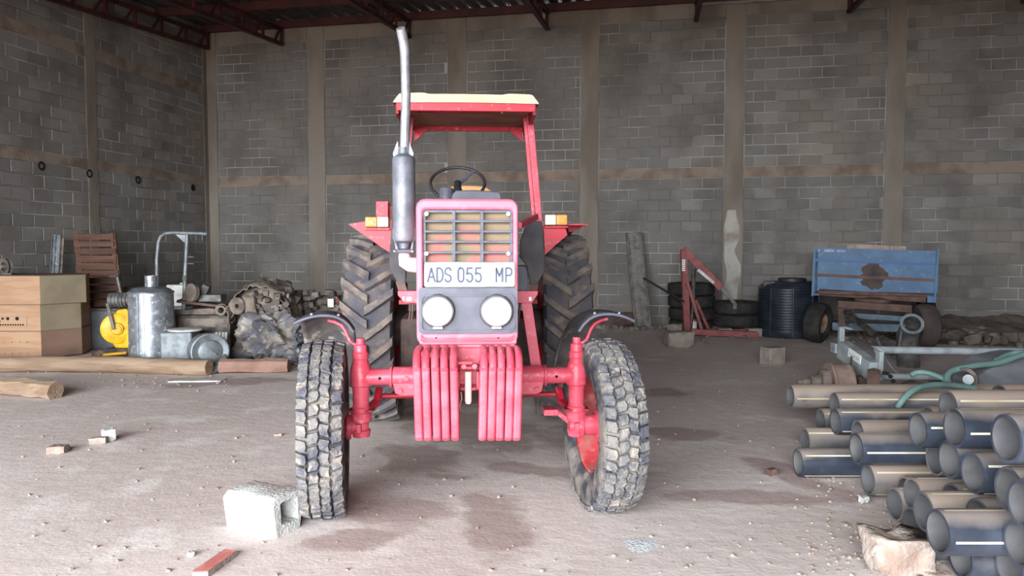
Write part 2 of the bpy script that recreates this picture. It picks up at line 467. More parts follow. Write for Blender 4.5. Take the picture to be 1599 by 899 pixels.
def floor_material():
    m = bpy.data.materials.new('earth_floor')
    m.use_nodes = True
    nt = m.node_tree
    N, L = nt.nodes, nt.links
    b = N['Principled BSDF']
    b.inputs['Roughness'].default_value = 0.95
    b.inputs['Specular IOR Level'].default_value = 0.1
    pos = N.new('ShaderNodeNewGeometry').outputs['Position']
    def nz(scale, detail=6, dist=0.0):
        n = N.new('ShaderNodeTexNoise')
        n.inputs['Scale'].default_value, n.inputs['Detail'].default_value = scale, detail
        n.inputs['Distortion'].default_value = dist
        L.new(pos, n.inputs['Vector'])
        return n
    def mr(x, a, b_, c=0.0, d=1.0):
        r = N.new('ShaderNodeMapRange')
        r.interpolation_type = 'SMOOTHSTEP'
        for k, q in zip(('From Min', 'From Max', 'To Min', 'To Max'), (a, b_, c, d)):
            r.inputs[k].default_value = q
        L.new(x, r.inputs['Value'])
        return r.outputs['Result']
    def mix(f, a, c):
        x = N.new('ShaderNodeMix')
        x.data_type = 'RGBA'
        L.new(f, x.inputs[0])
        for s, q in ((6, a), (7, c)):
            if isinstance(q, tuple):
                x.inputs[s].default_value = (*q, 1)
            else:
                L.new(q, x.inputs[s])
        return x.outputs[2]
    def math_(op, a, c):
        x = N.new('ShaderNodeMath')
        x.operation = op
        for i, q in enumerate((a, c)):
            if isinstance(q, (int, float)):
                x.inputs[i].default_value = q
            else:
                L.new(q, x.inputs[i])
        return x.outputs[0]
    col = mix(mr(nz(0.55).outputs['Fac'], 0.4, 0.62), S(214, 200, 195), S(205, 189, 183))
    col = mix(mr(nz(2.2, 8).outputs['Fac'], 0.5, 0.7), col, S(224, 213, 208))
    col = mix(mr(nz(26, 4).outputs['Fac'], 0.6, 0.72), col, S(190, 172, 165))
    col = mix(mr(nz(60, 3).outputs['Fac'], 0.68, 0.74), col, S(232, 224, 219))
    # oil and water spilled under the machine: blotches with shapes of their own
    wob = nz(2.6, 6, 0.6)
    blots = []
    def blot(u0, v0, u1, v1, w):          # blot along a ground line
        a, c = gd(u0, v0), gd(u1, v1)
        mid, d = (a + c) / 2, (c - a)
        mp = N.new('ShaderNodeMapping')
        mp.vector_type = 'TEXTURE'
        mp.inputs['Location'].default_value = mid
        mp.inputs['Rotation'].default_value = (0, 0, math.atan2(d.y, d.x))
        mp.inputs['Scale'].default_value = (d.length / 2 + w * 0.5, w, 1)
        L.new(pos, mp.inputs['Vector'])
        ln = N.new('ShaderNodeVectorMath')
        ln.operation = 'LENGTH'
        L.new(mp.outputs['Vector'], ln.inputs[0])
        q = math_('ADD', ln.outputs['Value'], math_('MULTIPLY', math_('SUBTRACT', wob.outputs['Fac'], 0.5), 2.2))
        blots.append(mr(q, 0.6, 1.1, 1.0, 0.0))
    blot(1020, 770, 1270, 778, 0.16)
    blot(1010, 672, 1130, 681, 0.22)
    blot(1015, 610, 1060, 614, 0.25)
    blot(560, 790, 680, 800, 0.28)
    blot(640, 700, 700, 742, 0.3)
    blot(740, 720, 880, 742, 0.16)
    blot(640, 650, 860, 690, 0.55)
    blot(760, 770, 800, 880, 0.2)
    blot(470, 850, 640, 835, 0.16)
    blot(250, 600, 450, 592, 0.28)
    blot(1180, 720, 1330, 775, 0.16)
    f = blots[0]
    for q in blots[1:]:
        f = math_('MAXIMUM', f, q)
    col = mix(math_('MULTIPLY', f, 0.5), col, S(136, 102, 95))
    L.new(col, b.inputs['Base Color'])
    bump = N.new('ShaderNodeBump')
    bump.inputs['Strength'].default_value = 0.35
    bump.inputs['Distance'].default_value = 0.015
    hh = math_('ADD', nz(9, 8).outputs['Fac'], math_('MULTIPLY', nz(45, 5).outputs['Fac'], 0.35))
    L.new(hh, bump.inputs['Height'])
    L.new(bump.outputs['Normal'], b.inputs['Normal'])
    return m

# ------------------------------------------------------------------ setting: floor, walls, roof
M_FLOOR = floor_material()
fb = MB()
fb.grid(lambda a, c: tuple(CORNER + E1 * (-1 + (WIDTH + 2) * a) + E2 * (1.0 - (DEPTH + 1.2) * c)), 12, 12)
tag(fb.build('floor', M_FLOOR, smooth=0), 'trodden reddish earth floor of the open shed', 'floor', kind='structure')

gb_ = MB()
gb_.grid(lambda a, c: tuple(CORNER + E1 * (-40 + 100 * a) + E2 * (-DEPTH - 0.2 - 60 * c)), 10, 10)
tag(gb_.build('ground', mat('yard_soil', S(124, 108, 98), 0.95, var=S(104, 96, 80), vs=0.6, spec=0.1), None, 0), 'bare soil of the yard outside the doorway', 'ground', kind='structure')
random.seed(5)
def w_local(p):                       # world to building frame
    d = p - CORNER
    return d.dot(E1), d.dot(E2)

def hit_back(u, v):                   # ray on the back wall -> s, z
    r = ray(u, v)
    o = Vector((0, 0, CAM_H))
    t = (CORNER - o).dot(E2) / r.dot(E2)
    p = o + r * t
    return (p - CORNER).dot(E1), p.z

def hit_left(u, v):                   # ray on the left wall -> t (distance from the corner), z
    r = ray(u, v)
    o = Vector((0, 0, CAM_H))
    t = (CORNER - o).dot(E1) / r.dot(E1)
    p = o + r * t
    return -(p - CORNER).dot(E2), p.z

def project(p):
    q = Vector(p) - Vector((0, 0, CAM_H))
    f = Vector((0, math.cos(PITCH), -math.sin(PITCH)))
    up = Vector((0, math.sin(PITCH), math.cos(PITCH)))
    d = q.dot(f)
    return 799.5 + FPX * q.x / d, 449.5 - FPX * q.dot(up) / d, d

CH = 0.2                              # course height
def layout(s0, s1, z0, z1, bays):
    """block rectangles for the panels between the pillars"""
    out = []
    n = int(round((z1 - z0) / CH))
    ch = (z1 - z0) / n
    for a, c in bays:
        for k in range(n):
            z = z0 + k * ch
            x = a + (0.0 if k % 2 else -0.2) - random.uniform(0, 0.06)
            while x < c - 0.03:
                x0, x1 = max(x, a), min(x + 0.4, c)
                if x1 - x0 > 0.07:
                    out.append((x0, x1, z, z + ch))
                x += 0.4
    return out

BRICK = MB()
_g, _d = 0.0, 0.5
BRICK.add([(-.5, 0, -.5), (.5, 0, -.5), (.5, 0, .5), (-.5, 0, .5), (-.482, -1, -.465), (.482, -1, -.465), (.482, -1, .465), (-.482, -1, .465)],
          [(4, 5, 6, 7), (0, 1, 5, 4), (1, 2, 6, 5), (2, 3, 7, 6), (3, 0, 4, 7)])
BRICK_ME = BRICK.mesh('brick', M_BLOCK, 0)

def brick_wall(wall, rects, place, limit=300):
    """place(x, y, z) maps (along wall, out of the wall, up) to the wall's local frame; the largest in view become objects"""
    scored = []
    mw = Matrix.LocRotScale(wall.location, wall.rotation_euler, None)
    for r in rects:
        c = mw @ Vector(place((r[0] + r[1]) / 2, 0, (r[2] + r[3]) / 2)[0])
        u, v, d = project(c)
        if d < 1 or not (-20 < u < 1620 and -15 < v < 530):
            scored.append((0, r))
            continue
        hidden = (1270 < u < 1466 and v > 392) or (u < 125 and v > 440) or (615 < u < 840 and v > 320) or (1185 < u < 1270 and v > 445)
        scored.append(((r[1] - r[0]) / d ** 2 * (0.01 if hidden else 1), r))
    scored.sort(key=lambda q: -q[0])
    rest = MB()
    for i, (sc, r) in enumerate(scored):
        w, h = r[1] - r[0] - 0.014, r[3] - r[2] - 0.018
        dep = 0.010 + random.uniform(-0.004, 0.004)
        c = ((r[0] + r[1]) / 2, 0, (r[2] + r[3]) / 2)
        loc, rz = place(*c)
        if i < limit and sc > 0:
            o = bpy.data.objects.new('brick', BRICK_ME)
            COL.objects.link(o)
            o.parent = wall
            o.location, o.rotation_euler, o.scale = loc, (0, 0, rz), (w, dep, h)
        else:
            R = Matrix.LocRotScale(loc, Euler((0, 0, rz)), (w, dep, h))
            rest.add([R @ Vector(p) for p in BRICK.v], BRICK.f)
    o = rest.build('brickwork', M_BLOCK, wall, 0)
    o['kind'] = 'stuff'

# back wall
wall = MB().box((WIDTH / 2 - 0.1, 0.1, (ROOF_BACK + 0.13) / 2), (WIDTH + 0.6, 0.2, ROOF_BACK + 0.13)).build('wall_back', M_MORTAR, None, 0, loc=CORNER, rot=(0, 0, -YAW))
tag(wall, 'tall grey concrete block back wall with cast pillars and a ring beam', 'wall', kind='structure')
pill_u = [(483, 509), (700, 729), (906, 934), (1130, 1160), (1380, 1409)]
pill = [(hit_back(a, 300)[0], hit_back(b, 300)[0]) for a, b in pill_u]
pill = [(-0.02, hit_back(342, 300)[0])] + pill
last = pill[-1]
pill.append((last[0] + 3.35, last[1] + 3.35))
Z1, Z2, Z3 = 2.86, 3.06, 5.86
for i, (a, b) in enumerate(pill):
    k = 5
    pm = MB()
    n = 22
    def edge(s, sd):
        return s + 0.025 * noise.noise(Vector((s * 3, sd, 9.1 + i)))
    def pf(x, z, a=a, b=b, i=i):
        zz = z * ROOF_BACK
        ww = 0.018 * noise.noise(Vector((x * 3 + i * 7, zz * 1.7, 0.3)))
        return (a + (b - a) * x + ww, -0.022 - 0.006 * noise.noise(Vector((x * 2, zz * 2, i))), zz)
    pm.grid(pf, 2, n, thick=(0, 0.03, 0))
    pm.build('pillar', M_CONC, wall, 40)
# bare patch on the pillar right of the tyres
a, b = pill[4]
pp = MB()
def patch(x, t, a=a, b=b):
    z = 0.2 + 2.05 * t
    top = max(0.0, (t - 0.8) / 0.2)
    l = 0.12 + 0.22 * noise.noise(Vector((1.3, z * 2.2, 0))) + 0.12 * top ** 2
    r = 0.84 + 0.2 * noise.noise(Vector((7.7, z * 2.6, 3))) - 0.12 * top ** 2 - 0.18 * (1 - abs(t - 0.62) / 0.12 if abs(t - 0.62) < 0.12 else 0)
    return (a + (b - a) * max(0.02, min(0.98, l + (r - l) * x)), -0.036, z)
pp.grid(patch, 2, 40, thick=(0, 0.02, 0))
pp.build('plaster_patch', M_CONC_P, wall, 0)
bays = [(pill[i][1] + 0.01, pill[i + 1][0] - 0.01) for i in range(len(pill) - 1)]
for z0, z1, nm in ((Z1, Z2, 'ring_beam'), (Z3, ROOF_BACK - 0.02, 'wall_plate_beam')):
    for (x0, x1) in bays:
        q = MB()
        q.grid(lambda s, t, x0=x0, x1=x1, z0=z0, z1=z1: (x0 + (x1 - x0) * s, -0.016, z0 + (z1 - z0) * t + 0.012 * noise.noise(Vector((s * 9 + x0, t, 2.2)))), 14, 1, thick=(0, 0.02, 0))
        q.build(nm, M_BEAM if nm == 'ring_beam' else M_CONC, wall, 0)
brick_wall(wall, layout(0, WIDTH, 0.0, Z1, bays) + layout(0, WIDTH, Z2, Z3, bays), lambda x, y, z: ((x, y, z), 0.0))

# left wall
LW = DEPTH + 0.2
wl = MB().prism([(-0.2, 0.2, 0), (-0.2, 0.2, 6.29), (-0.2, -LW, 6.27 - ROOF_SLOPE * LW), (-0.2, -LW, 0)], (0.2, 0, 0)).build('wall_left', M_MORTAR, None, 0, loc=CORNER, rot=(0, 0, -YAW))
tag(wl, 'grey concrete block side wall with rust-streaked ring beams', 'wall', kind='structure')
lp = [(0.0, 0.16), (hit_left(150, 200)[0], hit_left(136, 200)[0] + 0.02)]
lp.append((lp[1][0] + 3.6, lp[1][1] + 3.6))
lp.append((lp[2][0] + 3.6, lp[2][1] + 3.6))
lp.append((lp[3][0] + 3.6, lp[3][1] + 3.6))
for a, b in lp:
    MB().box((0.009, -(a + b) / 2, 2.95), (0.02, b - a, 5.9)).build('pillar', M_CONC, wl, 0)
lbays = [(lp[i][1], lp[i + 1][0]) for i in range(len(lp) - 1)]
LZ = ((2.88, 3.06), (4.78, 4.98))
for z0, z1 in LZ:
    for (x0, x1) in lbays:
        MB().grid(lambda s, t, x0=x0, x1=x1, z0=z0, z1=z1: (0.016, -(x0 + (x1 - x0) * s), z0 + (z1 - z0) * t + 0.015 * noise.noise(Vector((s * 9 + x0, t, 5.2)))), 14, 1, thick=(-0.02, 0, 0)).build('ring_beam', M_BEAM, wl, 0)
brick_wall(wl, layout(0, 1, 0, LZ[0][0], lbays) + layout(0, 1, LZ[0][1], LZ[1][0], lbays) + layout(0, 1, LZ[1][1], 5.98, lbays),
           lambda x, y, z: ((0, -x, z), math.pi / 2))
# lifting holes in the side wall
for u, v in ((63, 259), (138, 271), (214, 281), (300, 293)):
    t, z = hit_left(u, v)
    h = MB().lathe([(0.05, 0), (0.075, 0.012), (0.05, 0.018), (0.035, 0.0)], (0.012, -t, z), (1, 0, 0), 12)
    h.build('putlog_hole', M_HOLE, wl, 30)
for u in (402, 560):
    pass

# right wall (beyond the frame) closes the shed
wr = MB().prism([(WIDTH, 0.2, 0), (WIDTH, 0.2, 6.29), (WIDTH, -LW, 6.27 - ROOF_SLOPE * LW), (WIDTH, -LW, 0)], (0.2, 0, 0)).build('wall_right', M_BLOCK, None, 0, loc=CORNER, rot=(0, 0, -YAW))
tag(wr, 'block side wall past the heap of pipes', 'wall', kind='structure')

wf = MB()
zf = roof_z0 = ROOF_BACK - ROOF_SLOPE * DEPTH + 0.12
wf.box((OPEN0 / 2 - 0.1, -DEPTH - 0.1, zf / 2), (OPEN0 + 0.2, 0.2, zf))
wf.box(((OPEN1 + WIDTH) / 2 + 0.1, -DEPTH - 0.1, zf / 2), (WIDTH - OPEN1 + 0.2, 0.2, zf))
wf.box(((OPEN0 + OPEN1) / 2, -DEPTH - 0.1, (OPEN_H + zf) / 2), (OPEN1 - OPEN0, 0.2, zf - OPEN_H))
tag(wf.build('wall_front', M_BLOCK, None, 0, loc=CORNER, rot=(0, 0, -YAW)), 'block front wall around the wide doorway behind the camera', 'wall', kind='structure')

# roof: profiled sheet on purlins and lattice trusses
def roof_z(y):                         # y: building frame, 0 at the back wall, negative to the front
    return ROOF_BACK + ROOF_SLOPE * y
rb = MB()
NR = int(WIDTH / 0.25)
prof = []
for i in range(NR + 1):
    x = -0.2 + (WIDTH + 0.4) * i / NR
    prof += [(x, 0), (x + 0.15, 0), (x + 0.18, 0.035), (x + 0.22, 0.035)]
vs, fs = [], []
for x, dz in prof:
    vs += [(x, 0.25, roof_z(0.25) + 0.12 + dz), (x, -DEPTH, roof_z(-DEPTH) + 0.12 + dz)]
for i in range(len(prof) - 1):
    fs.append((2 * i, 2 * i + 2, 2 * i + 3, 2 * i + 1))
rb.add(vs, fs)
roof = rb.build('ceiling', M_SHEET, None, 0, loc=CORNER, rot=(0, 0, -YAW))
tag(roof, 'profiled metal roof sheets on dark red purlins', 'roof', kind='structure')
for k in range(14):
    y = -0.12 - k * 1.5
    MB().box((WIDTH / 2, y, roof_z(y) + 0.04), (WIDTH + 0.2, 0.07, 0.15)).build('purlin', M_STEEL_R, roof, 0)
fl = [hit_back(u, 20)[0] for u in (1095, 1345)]
MB().box(((fl[0] + fl[1]) / 2, -0.06, ROOF_BACK - 0.04), (fl[1] - fl[0], 0.05, 0.1)).build('flashing', M_SHEET_L, roof, 0)
tr_s = [0.12] + [hit_back(u, 60)[0] for u in (444, 642, 856, 1086, 1322, 1590)]
for s in tr_s:
    t = MB()
    y0, y1 = -0.12, -DEPTH + 0.3
    zb = lambda y: 5.80 + ROOF_SLOPE * 1.05 * y
    zt = lambda y: roof_z(y) - 0.06
    for dx in (-0.035, 0.035):
        t.bar((s + dx, y0, zb(y0)), (s + dx, y1, zb(y1)), 0.012, 0.06)
        t.bar((s + dx, y0, zt(y0)), (s + dx, y1, zt(y1)), 0.012, 0.06)
    t.bar((s, y0, zb(y0) - 0.03), (s, y1, zb(y1) - 0.03), 0.08, 0.012)
    y = y0
    while y > y1 + 0.8:
        t.bar((s, y, zb(y)), (s, y, zt(y)), 0.045, 0.045)
        t.bar((s, y - 0.06, zt(y)), (s, y - 0.3, zb(y - 0.3)), 0.035, 0.035)
        y -= 0.75
    o = t.build('roof_beam', M_STEEL_R, roof, 0)

# rubble strip along the foot of the back wall
random.seed(11)
rub = MB()
RMESH = [rock_mesh('rubble_%d' % i, M_RUBBLE, (1, 1, 0.75), i + 3, sub=1) for i in range(5)]
def scatter(mb, n, fn, smin, smax):
    for _ in range(n):
        p, k = fn(), random.uniform(smin, smax) ** 1.0
        me = random.choice(RMESH)
        R = Matrix.Translation(p) @ Euler((random.uniform(-.4, .4), random.uniform(-.4, .4), random.uniform(0, 6.3))).to_matrix().to_4x4() @ Matrix.Diagonal((k, k * random.uniform(.6, 1), k, 1))
        mb.add([R @ v.co for v in me.vertices], [tuple(q.vertices) for q in me.polygons])
def along_back(s0, s1, off, spread):
    def fn():
        s = random.uniform(s0, s1)
        y = -abs(random.gauss(off, spread)) - 0.14
        p = CORNER + E1 * s + E2 * y
        return Vector((p.x, p.y, -0.01))
    return fn
scatter(rub, 420, along_back(5, 17, 0.25, 0.3), 0.03, 0.14)
s_r = hit_back(1470, 500)[0]
scatter(rub, 420, along_back(s_r - 0.5, 17, 0.4, 0.6), 0.05, 0.26)
scatter(rub, 160, along_back(s_r - 4.5, s_r + 1, 0.8, 0.6), 0.03, 0.1)
o = rub.build('rubble', M_RUBBLE, None, 0)
tag(o, 'loose stones and rubble along the foot of the back wall', 'rubble', kind='stuff')
# heap of earth behind the trailer
hp = MB()
hs0, hs1 = s_r - 1.2, 17.0
def heap(a, b):
    s, y = hs0 + (hs1 - hs0) * a, -0.02 - 2.0 * b
    z = 0.34 * math.sin(math.pi * min(1, a * 1.6) / 2) * (1 - b) ** 1.3 + 0.10 * noise.noise(Vector((s * 2, y * 2, 1.2))) * (1 - b) + 0.05 * noise.noise(Vector((s * 6, y * 6, 4)))
    p = CORNER + E1 * s + E2 * y
    return (p.x, p.y, max(z * min(1, a * 6), -0.02) if b < 1 else -0.02)
hp.grid(heap, 50, 18)
tag(hp.build('earth_heap', M_RUBBLE, None, 60), 'low heap of broken earth against the back wall behind the blue trailer', 'earth', kind='stuff')
grit = MB()
def on_floor():
    while True:
        p = gd(random.uniform(20, 1500), random.uniform(560, 899) ** 1.0)
        return Vector((p.x, p.y, -0.002))
scatter(grit, 320, on_floor, 0.006, 0.022)
def by_pipes():
    p = gd(random.uniform(1240, 1480), random.uniform(735, 899))
    return Vector((p.x, p.y, -0.003))
scatter(grit, 300, by_pipes, 0.006, 0.02)
def by_left():
    p = gd(random.uniform(0, 360), random.uniform(575, 605))
    return Vector((p.x, p.y, -0.003))
scatter(grit, 90, by_left, 0.008, 0.028)
tag(grit.build('gravel', M_STONE, None, 0), 'scattered grit and pebbles on the earth floor', 'gravel', kind='stuff')

# ------------------------------------------------------------------ tractor
TX, TY, TROT = -0.25, 4.27, math.atan(0.059)
TR = empty('tractor', (TX, TY, 0), TROT, 'faded red and pink tractor with canopy, facing out of the shed', 'tractor')
_TI = Matrix.LocRotScale(Vector((TX, TY, 0)), Euler((0, 0, TROT)), None).inverted()
def tl(u, v, y):
    o = _TI @ Vector((0, 0, CAM_H))
    d = _TI.to_3x3() @ ray(u, v)
    p = o + d * ((y - o.y) / d.y)
    return p.x, p.z
def tp(u, v, y):
    x, z = tl(u, v, y)
    return Vector((x, y, z))

def rrect(x0, x1, z0, z1, r, y, k=4):
    pts = []
    for cx, cz, a0 in ((x1 - r, z1 - r, 0), (x0 + r, z1 - r, 90), (x0 + r, z0 + r, 180), (x1 - r, z0 + r, 270)):
        for i in range(k + 1):
            a = math.radians(a0 + 90 * i / k)
            pts.append((cx + r * math.cos(a), y, cz + r * math.sin(a)))
    return pts

YN = -0.56                                             # plane of the nose
cx0, cz1 = tl(649, 310, YN)
cx1, cz0 = tl(809, 538, YN)
gx0, gz1 = tl(660, 327, YN)
gx1, gz0 = tl(801, 522, YN)
cowl = MB()
cowl.ring(rrect(cx0, cx1, cz0, cz1, 0.045, YN, 6), rrect(gx0, gx1, gz0, gz1, 0.02, YN, 6), (0, 0.16, 0))
cowl_o = cowl.build('nose_cowl', M_PINK, TR, 40, bevel=0.012, seg=3)
# hood behind the cowl
hood = MB()
hprof = [(y, k) for y, k in ((YN + 0.15, 1.0), (0.2, 1.0), (1.0, 1.0), (1.3, 1.0))]
hx0, hx1 = cx0 + 0.012, cx1 - 0.012
hood.prism(rrect(hx0, hx1, 1.22, cz1 - 0.012, 0.05, YN + 0.15, 5), (0, 1.75, 0))
hood.build('hood', M_PINK, TR, 40)
# radiator screen and grille
gy = YN + 0.03
scr = MB()
x0, z1 = tl(661, 328, gy)
x1, z0 = tl(800, 412, gy)
scr.box(((x0 + x1) / 2, gy + 0.03, (z0 + z1) / 2), (x1 - x0, 0.006, z1 - z0))
scr_o = scr.build('radiator_screen', M_MESH, TR, 0)
wires = MB()
nx, nz = 64, 36
for i in range(nx):
    x = x0 + (x1 - x0) * (i + .5) / nx
    wires.box((x, gy + 0.025, (z0 + z1) / 2), (0.0013, 0.0013, z1 - z0))
for i in range(nz):
    z = z0 + (z1 - z0) * (i + .5) / nz
    wires.box(((x0 + x1) / 2, gy + 0.025, z), (x1 - x0, 0.0013, 0.0013))
wires.build('wire_mesh', mat('brass_wire', S(110, 90, 66), 0.6), scr_o, 0)
gr = MB()
gr.ring(rrect(x0, x1, z0, z1, 0.012, gy - 0.012), rrect(x0 + 0.012, x1 - 0.012, z0 + 0.008, z1 - 0.012, 0.008, gy - 0.012), (0, 0.03, 0))
gx = [x0 + 0.012 + (x1 - x0 - 0.024) * k / 3 for k in range(4)]
gzs = [tl(730, v, gy)[1] for v in (333, 345.5, 361.5, 377.5, 394, 411)]
gr_o = gr.build('grille', M_DGREY, TR, 30)
for k in (1, 2):
    MB().box((gx[k], gy - 0.004, (z0 + z1) / 2), (0.017, 0.026, z1 - z0)).build('grille_bar', M_DGREY, gr_o, 0, bevel=0.003)
for z in gzs[1:5]:
    MB().box(((x0 + x1) / 2, gy - 0.006, z), (x1 - x0, 0.026, 0.0125)).build('grille_bar', M_DGREY, gr_o, 0, bevel=0.003)
for u, v in ((666, 334), (794, 334), (666, 396), (794, 396)):
    p = tp(u, v, gy - 0.02)
    MB().lathe([(0.0001, -0.008), (0.009, -0.005), (0.011, 0.0), (0.011, 0.02)], p, (0, 1, 0), 12).build('grille_bolt', M_WHITE, gr_o, 40)
# headlight panel
py = YN - 0.012
a0, b1 = tl(653, 449, py)
a1, b0 = tl(808, 520, py)
hp_ = MB()
hp_.prism(rrect(a0, a1, b0, b1, 0.02, py), (0, 0.05, 0))
hpo = hp_.build('headlight_panel', M_DGREY, TR, 40)
i0, j1 = tl(656.5, 460, py)
i1, j0 = tl(804, 517, py)
MB().ring(rrect(i0, i1, j0, j1, 0.028, py - 0.01, 5), rrect(i0 + 0.008, i1 - 0.008, j0 + 0.008, j1 - 0.008, 0.022, py - 0.01, 5), (0, 0.02, 0)).build('panel_bead', M_DGREY, hpo, 40)
for u in (684, 775.5):
    c = tp(u, 485.5, py)
    R = 0.0765
    hl = MB().lathe([(R * 1.03, 0.0), (R * 1.05, -0.018), (R * 1.0, -0.034), (R * 0.93, -0.037), (R * 0.9, -0.03)], c, (0, 1, 0), 36, cap=False)
    h_o = hl.build('headlight', M_CHROME, TR, 50)
    MB().lathe([(R * 0.93, -0.03), (R * 0.8, -0.042), (R * 0.55, -0.052), (R * 0.28, -0.057), (0.0001, -0.059)], c, (0, 1, 0), 36, cap=False).build('lens', M_WHITE, h_o, 60)
    MB().lathe([(R * 1.12, 0.0), (R * 1.1, -0.012), (R * 1.02, -0.014)], c, (0, 1, 0), 36, cap=False).build('bezel', M_BLACK, h_o, 50)
    MB().box((c.x, c.y - 0.02, c.z - R * 1.07), (0.05, 0.02, 0.012)).build('clip', M_CHROME, h_o, 0, bevel=0.003)
# lower nose strip and front frame
s0, t1 = tl(655, 521, YN)
s1, t0 = tl(807, 537, YN)
ls = MB().box(((s0 + s1) / 2, YN + 0.03, (t0 + t1) / 2), (s1 - s0, 0.06, t1 - t0)).build('nose_strip', M_PINK, TR, 0, bevel=0.006)
for u in (681, 778):
    MB().cyl(tp(u, 527.5, YN - 0.002), tp(u, 527.5, YN + 0.01), 0.0045, n=10).build('screw_hole', M_HOLE, ls, 30)
f0, f1 = tl(658, 538, YN + 0.02)[0], tl(804, 538, YN + 0.02)[0]
fr = MB().box(((f0 + f1) / 2, YN + 0.12, t0 - 0.07), (f1 - f0, 0.2, 0.15)).build('front_frame', M_PINK, TR, 0, bevel=0.004)
for u in (664, 675, 685, 700, 762, 778, 790):
    x = tl(u, 545, YN)[0]
    MB().box((x, YN + 0.017, t0 - 0.05), (0.004, 0.01, 0.09)).build('frame_rib', M_REDPINK, fr, 0)
# number plate
nyp = YN - 0.03
q0, r1 = tl(662, 409, nyp)
q1, r0 = tl(804, 448, nyp)
pl = MB().prism(rrect(q0, q1, r0, r1, 0.012, nyp), (0, 0.006, 0)).build('number_plate', M_PLATE, TR, 40)
pl['label'] = 'white number plate reading ADS 055 MP'
MB().ring(rrect(q0, q1, r0, r1, 0.012, nyp - 0.003), rrect(q0 + 0.005, q1 - 0.005, r0 + 0.005, r1 - 0.005, 0.009, nyp - 0.003), (0, 0.006, 0)).build('plate_rim', M_GALVD, pl, 30)
DG = bpy.context.evaluated_depsgraph_get
def text_mesh(txt, name, m, parent, centre, width, height, rot, ext=0.0015, bold=0.0):
    cu = bpy.data.curves.new(name, 'FONT')
    cu.body = txt
    cu.extrude = ext
    cu.offset = bold
    cu.align_x, cu.align_y = 'LEFT', 'BOTTOM'
    ob = bpy.data.objects.new(name, cu)
    COL.objects.link(ob)
    me = bpy.data.meshes.new_from_object(ob.evaluated_get(DG()))
    bpy.data.objects.remove(ob)
    xs = [v.co.x for v in me.vertices]
    ys = [v.co.y for v in me.vertices]
    mx, my, wx, wy = (min(xs) + max(xs)) / 2, (min(ys) + max(ys)) / 2, max(xs) - min(xs), max(ys) - min(ys)
    for v in me.vertices:
        v.co.x = (v.co.x - mx) / wx * width
        v.co.y = (v.co.y - my) / wy * height
    me.materials.clear()
    me.materials.append(m)
    o = bpy.data.objects.new(name, me)
    COL.objects.link(o)
    o.parent = parent
    o.location, o.rotation_euler = centre, rot
    return o
GLYPH = {
 'A': [[(0, 0), (.5, 1), (1, 0)], [(.2, .33), (.8, .33)]],
 'D': [[(0, 0), (0, 1), (.55, 1), (.85, .85), (1, .6), (1, .4), (.85, .15), (.55, 0), (0, 0)]],
 'S': [[(1, .84), (.8, 1), (.25, 1), (0, .82), (.02, .66), (.2, .55), (.8, .45), (1, .32), (1, .16), (.78, 0), (.22, 0), (0, .16)]],
 '0': [[(.25, 1), (.75, 1), (1, .82), (1, .18), (.75, 0), (.25, 0), (0, .18), (0, .82), (.25, 1)]],
 '5': [[(.95, 1), (.1, 1), (.02, .54), (.3, .62), (.75, .6), (1, .42), (1, .18), (.76, 0), (.24, 0), (0, .15)]],
 'M': [[(0, 0), (0, 1), (.5, .4), (1, 1), (1, 0)]],
 'P': [[(0, 0), (0, 1), (.7, 1), (1, .86), (1, .6), (.7, .46), (0, .46)]],
}
def glyph(ch, u0, u1, v0, v1, y):
    a, b = tp(u0, v1, y), tp(u1, v0, y)
    th = 0.0058
    mb = MB()
    for line in GLYPH[ch]:
        P = [Vector((a.x + (b.x - a.x) * x, y, a.z + (b.z - a.z) * z)) for x, z in line]
        for p0, p1 in zip(P[:-1], P[1:]):
            mb.bar(p0, p1, th * 1.8, 0.002, up=(0, 1, 0))
        for q in P:
            mb.lathe([(th * 0.9, 0), (th * 0.9, 0.0015)], q, (0, -1, 0), 10)
    return mb
for ch, ua, ub in (('A', 668, 679), ('D', 682.5, 691.5), ('S', 695, 704), ('0', 715.5, 724), ('5', 729, 737.5), ('5', 742.5, 751), ('M', 775, 784.5), ('P', 790, 799)):
    glyph(ch, ua, ub, 418.5, 439.5, nyp - 0.001).build('plate_lettering', M_PLATEINK, pl, 0)

# suitcase weights
WY = -0.80
for side, us in (('L', [652, 665.5, 680, 694, 708.5]), ('R', [755.5, 769, 782, 796, 809])):
    for i, u in enumerate(us):
        xt, zt = tl(u, 545, WY + 0.1)
        xb, zb = tl(u + (2.5 if side == 'L' else -2.0), 690, WY)
        zs = tl(u, 573, WY)[1]
        tilt = (xb - xt)
        th = 0.039
        w = MB()
        prof = [(WY + 0.015, zb), (WY, zb + 0.02), (WY, zs - 0.02), (WY + 0.012, zs - 0.004), (WY + 0.05, zs + 0.012), (WY + 0.36, zs + 0.012), (WY + 0.36, zb + 0.12), (WY + 0.28, zb)]
        w.prism([(xt + tilt * (zt - z) / (zt - zb) - th / 2, y, z) for y, z in prof], (th, 0, 0))
        wo = w.build('front_weight', M_WEIGHT, TR, 0, bevel=0.011, seg=3)
        h = MB().tube([(xt, WY + 0.02, zs - 0.01), (xt, WY + 0.035, zs + 0.03), (xt, WY + 0.06, zt - 0.025), (xt, WY + 0.10, zt - 0.012), (xt, WY + 0.2, zt - 0.012), (xt, WY + 0.3, zt - 0.02), (xt, WY + 0.32, zs + 0.01)], 0.0185, 10)
        h.build('weight_handle', M_WEIGHT, wo, 50)
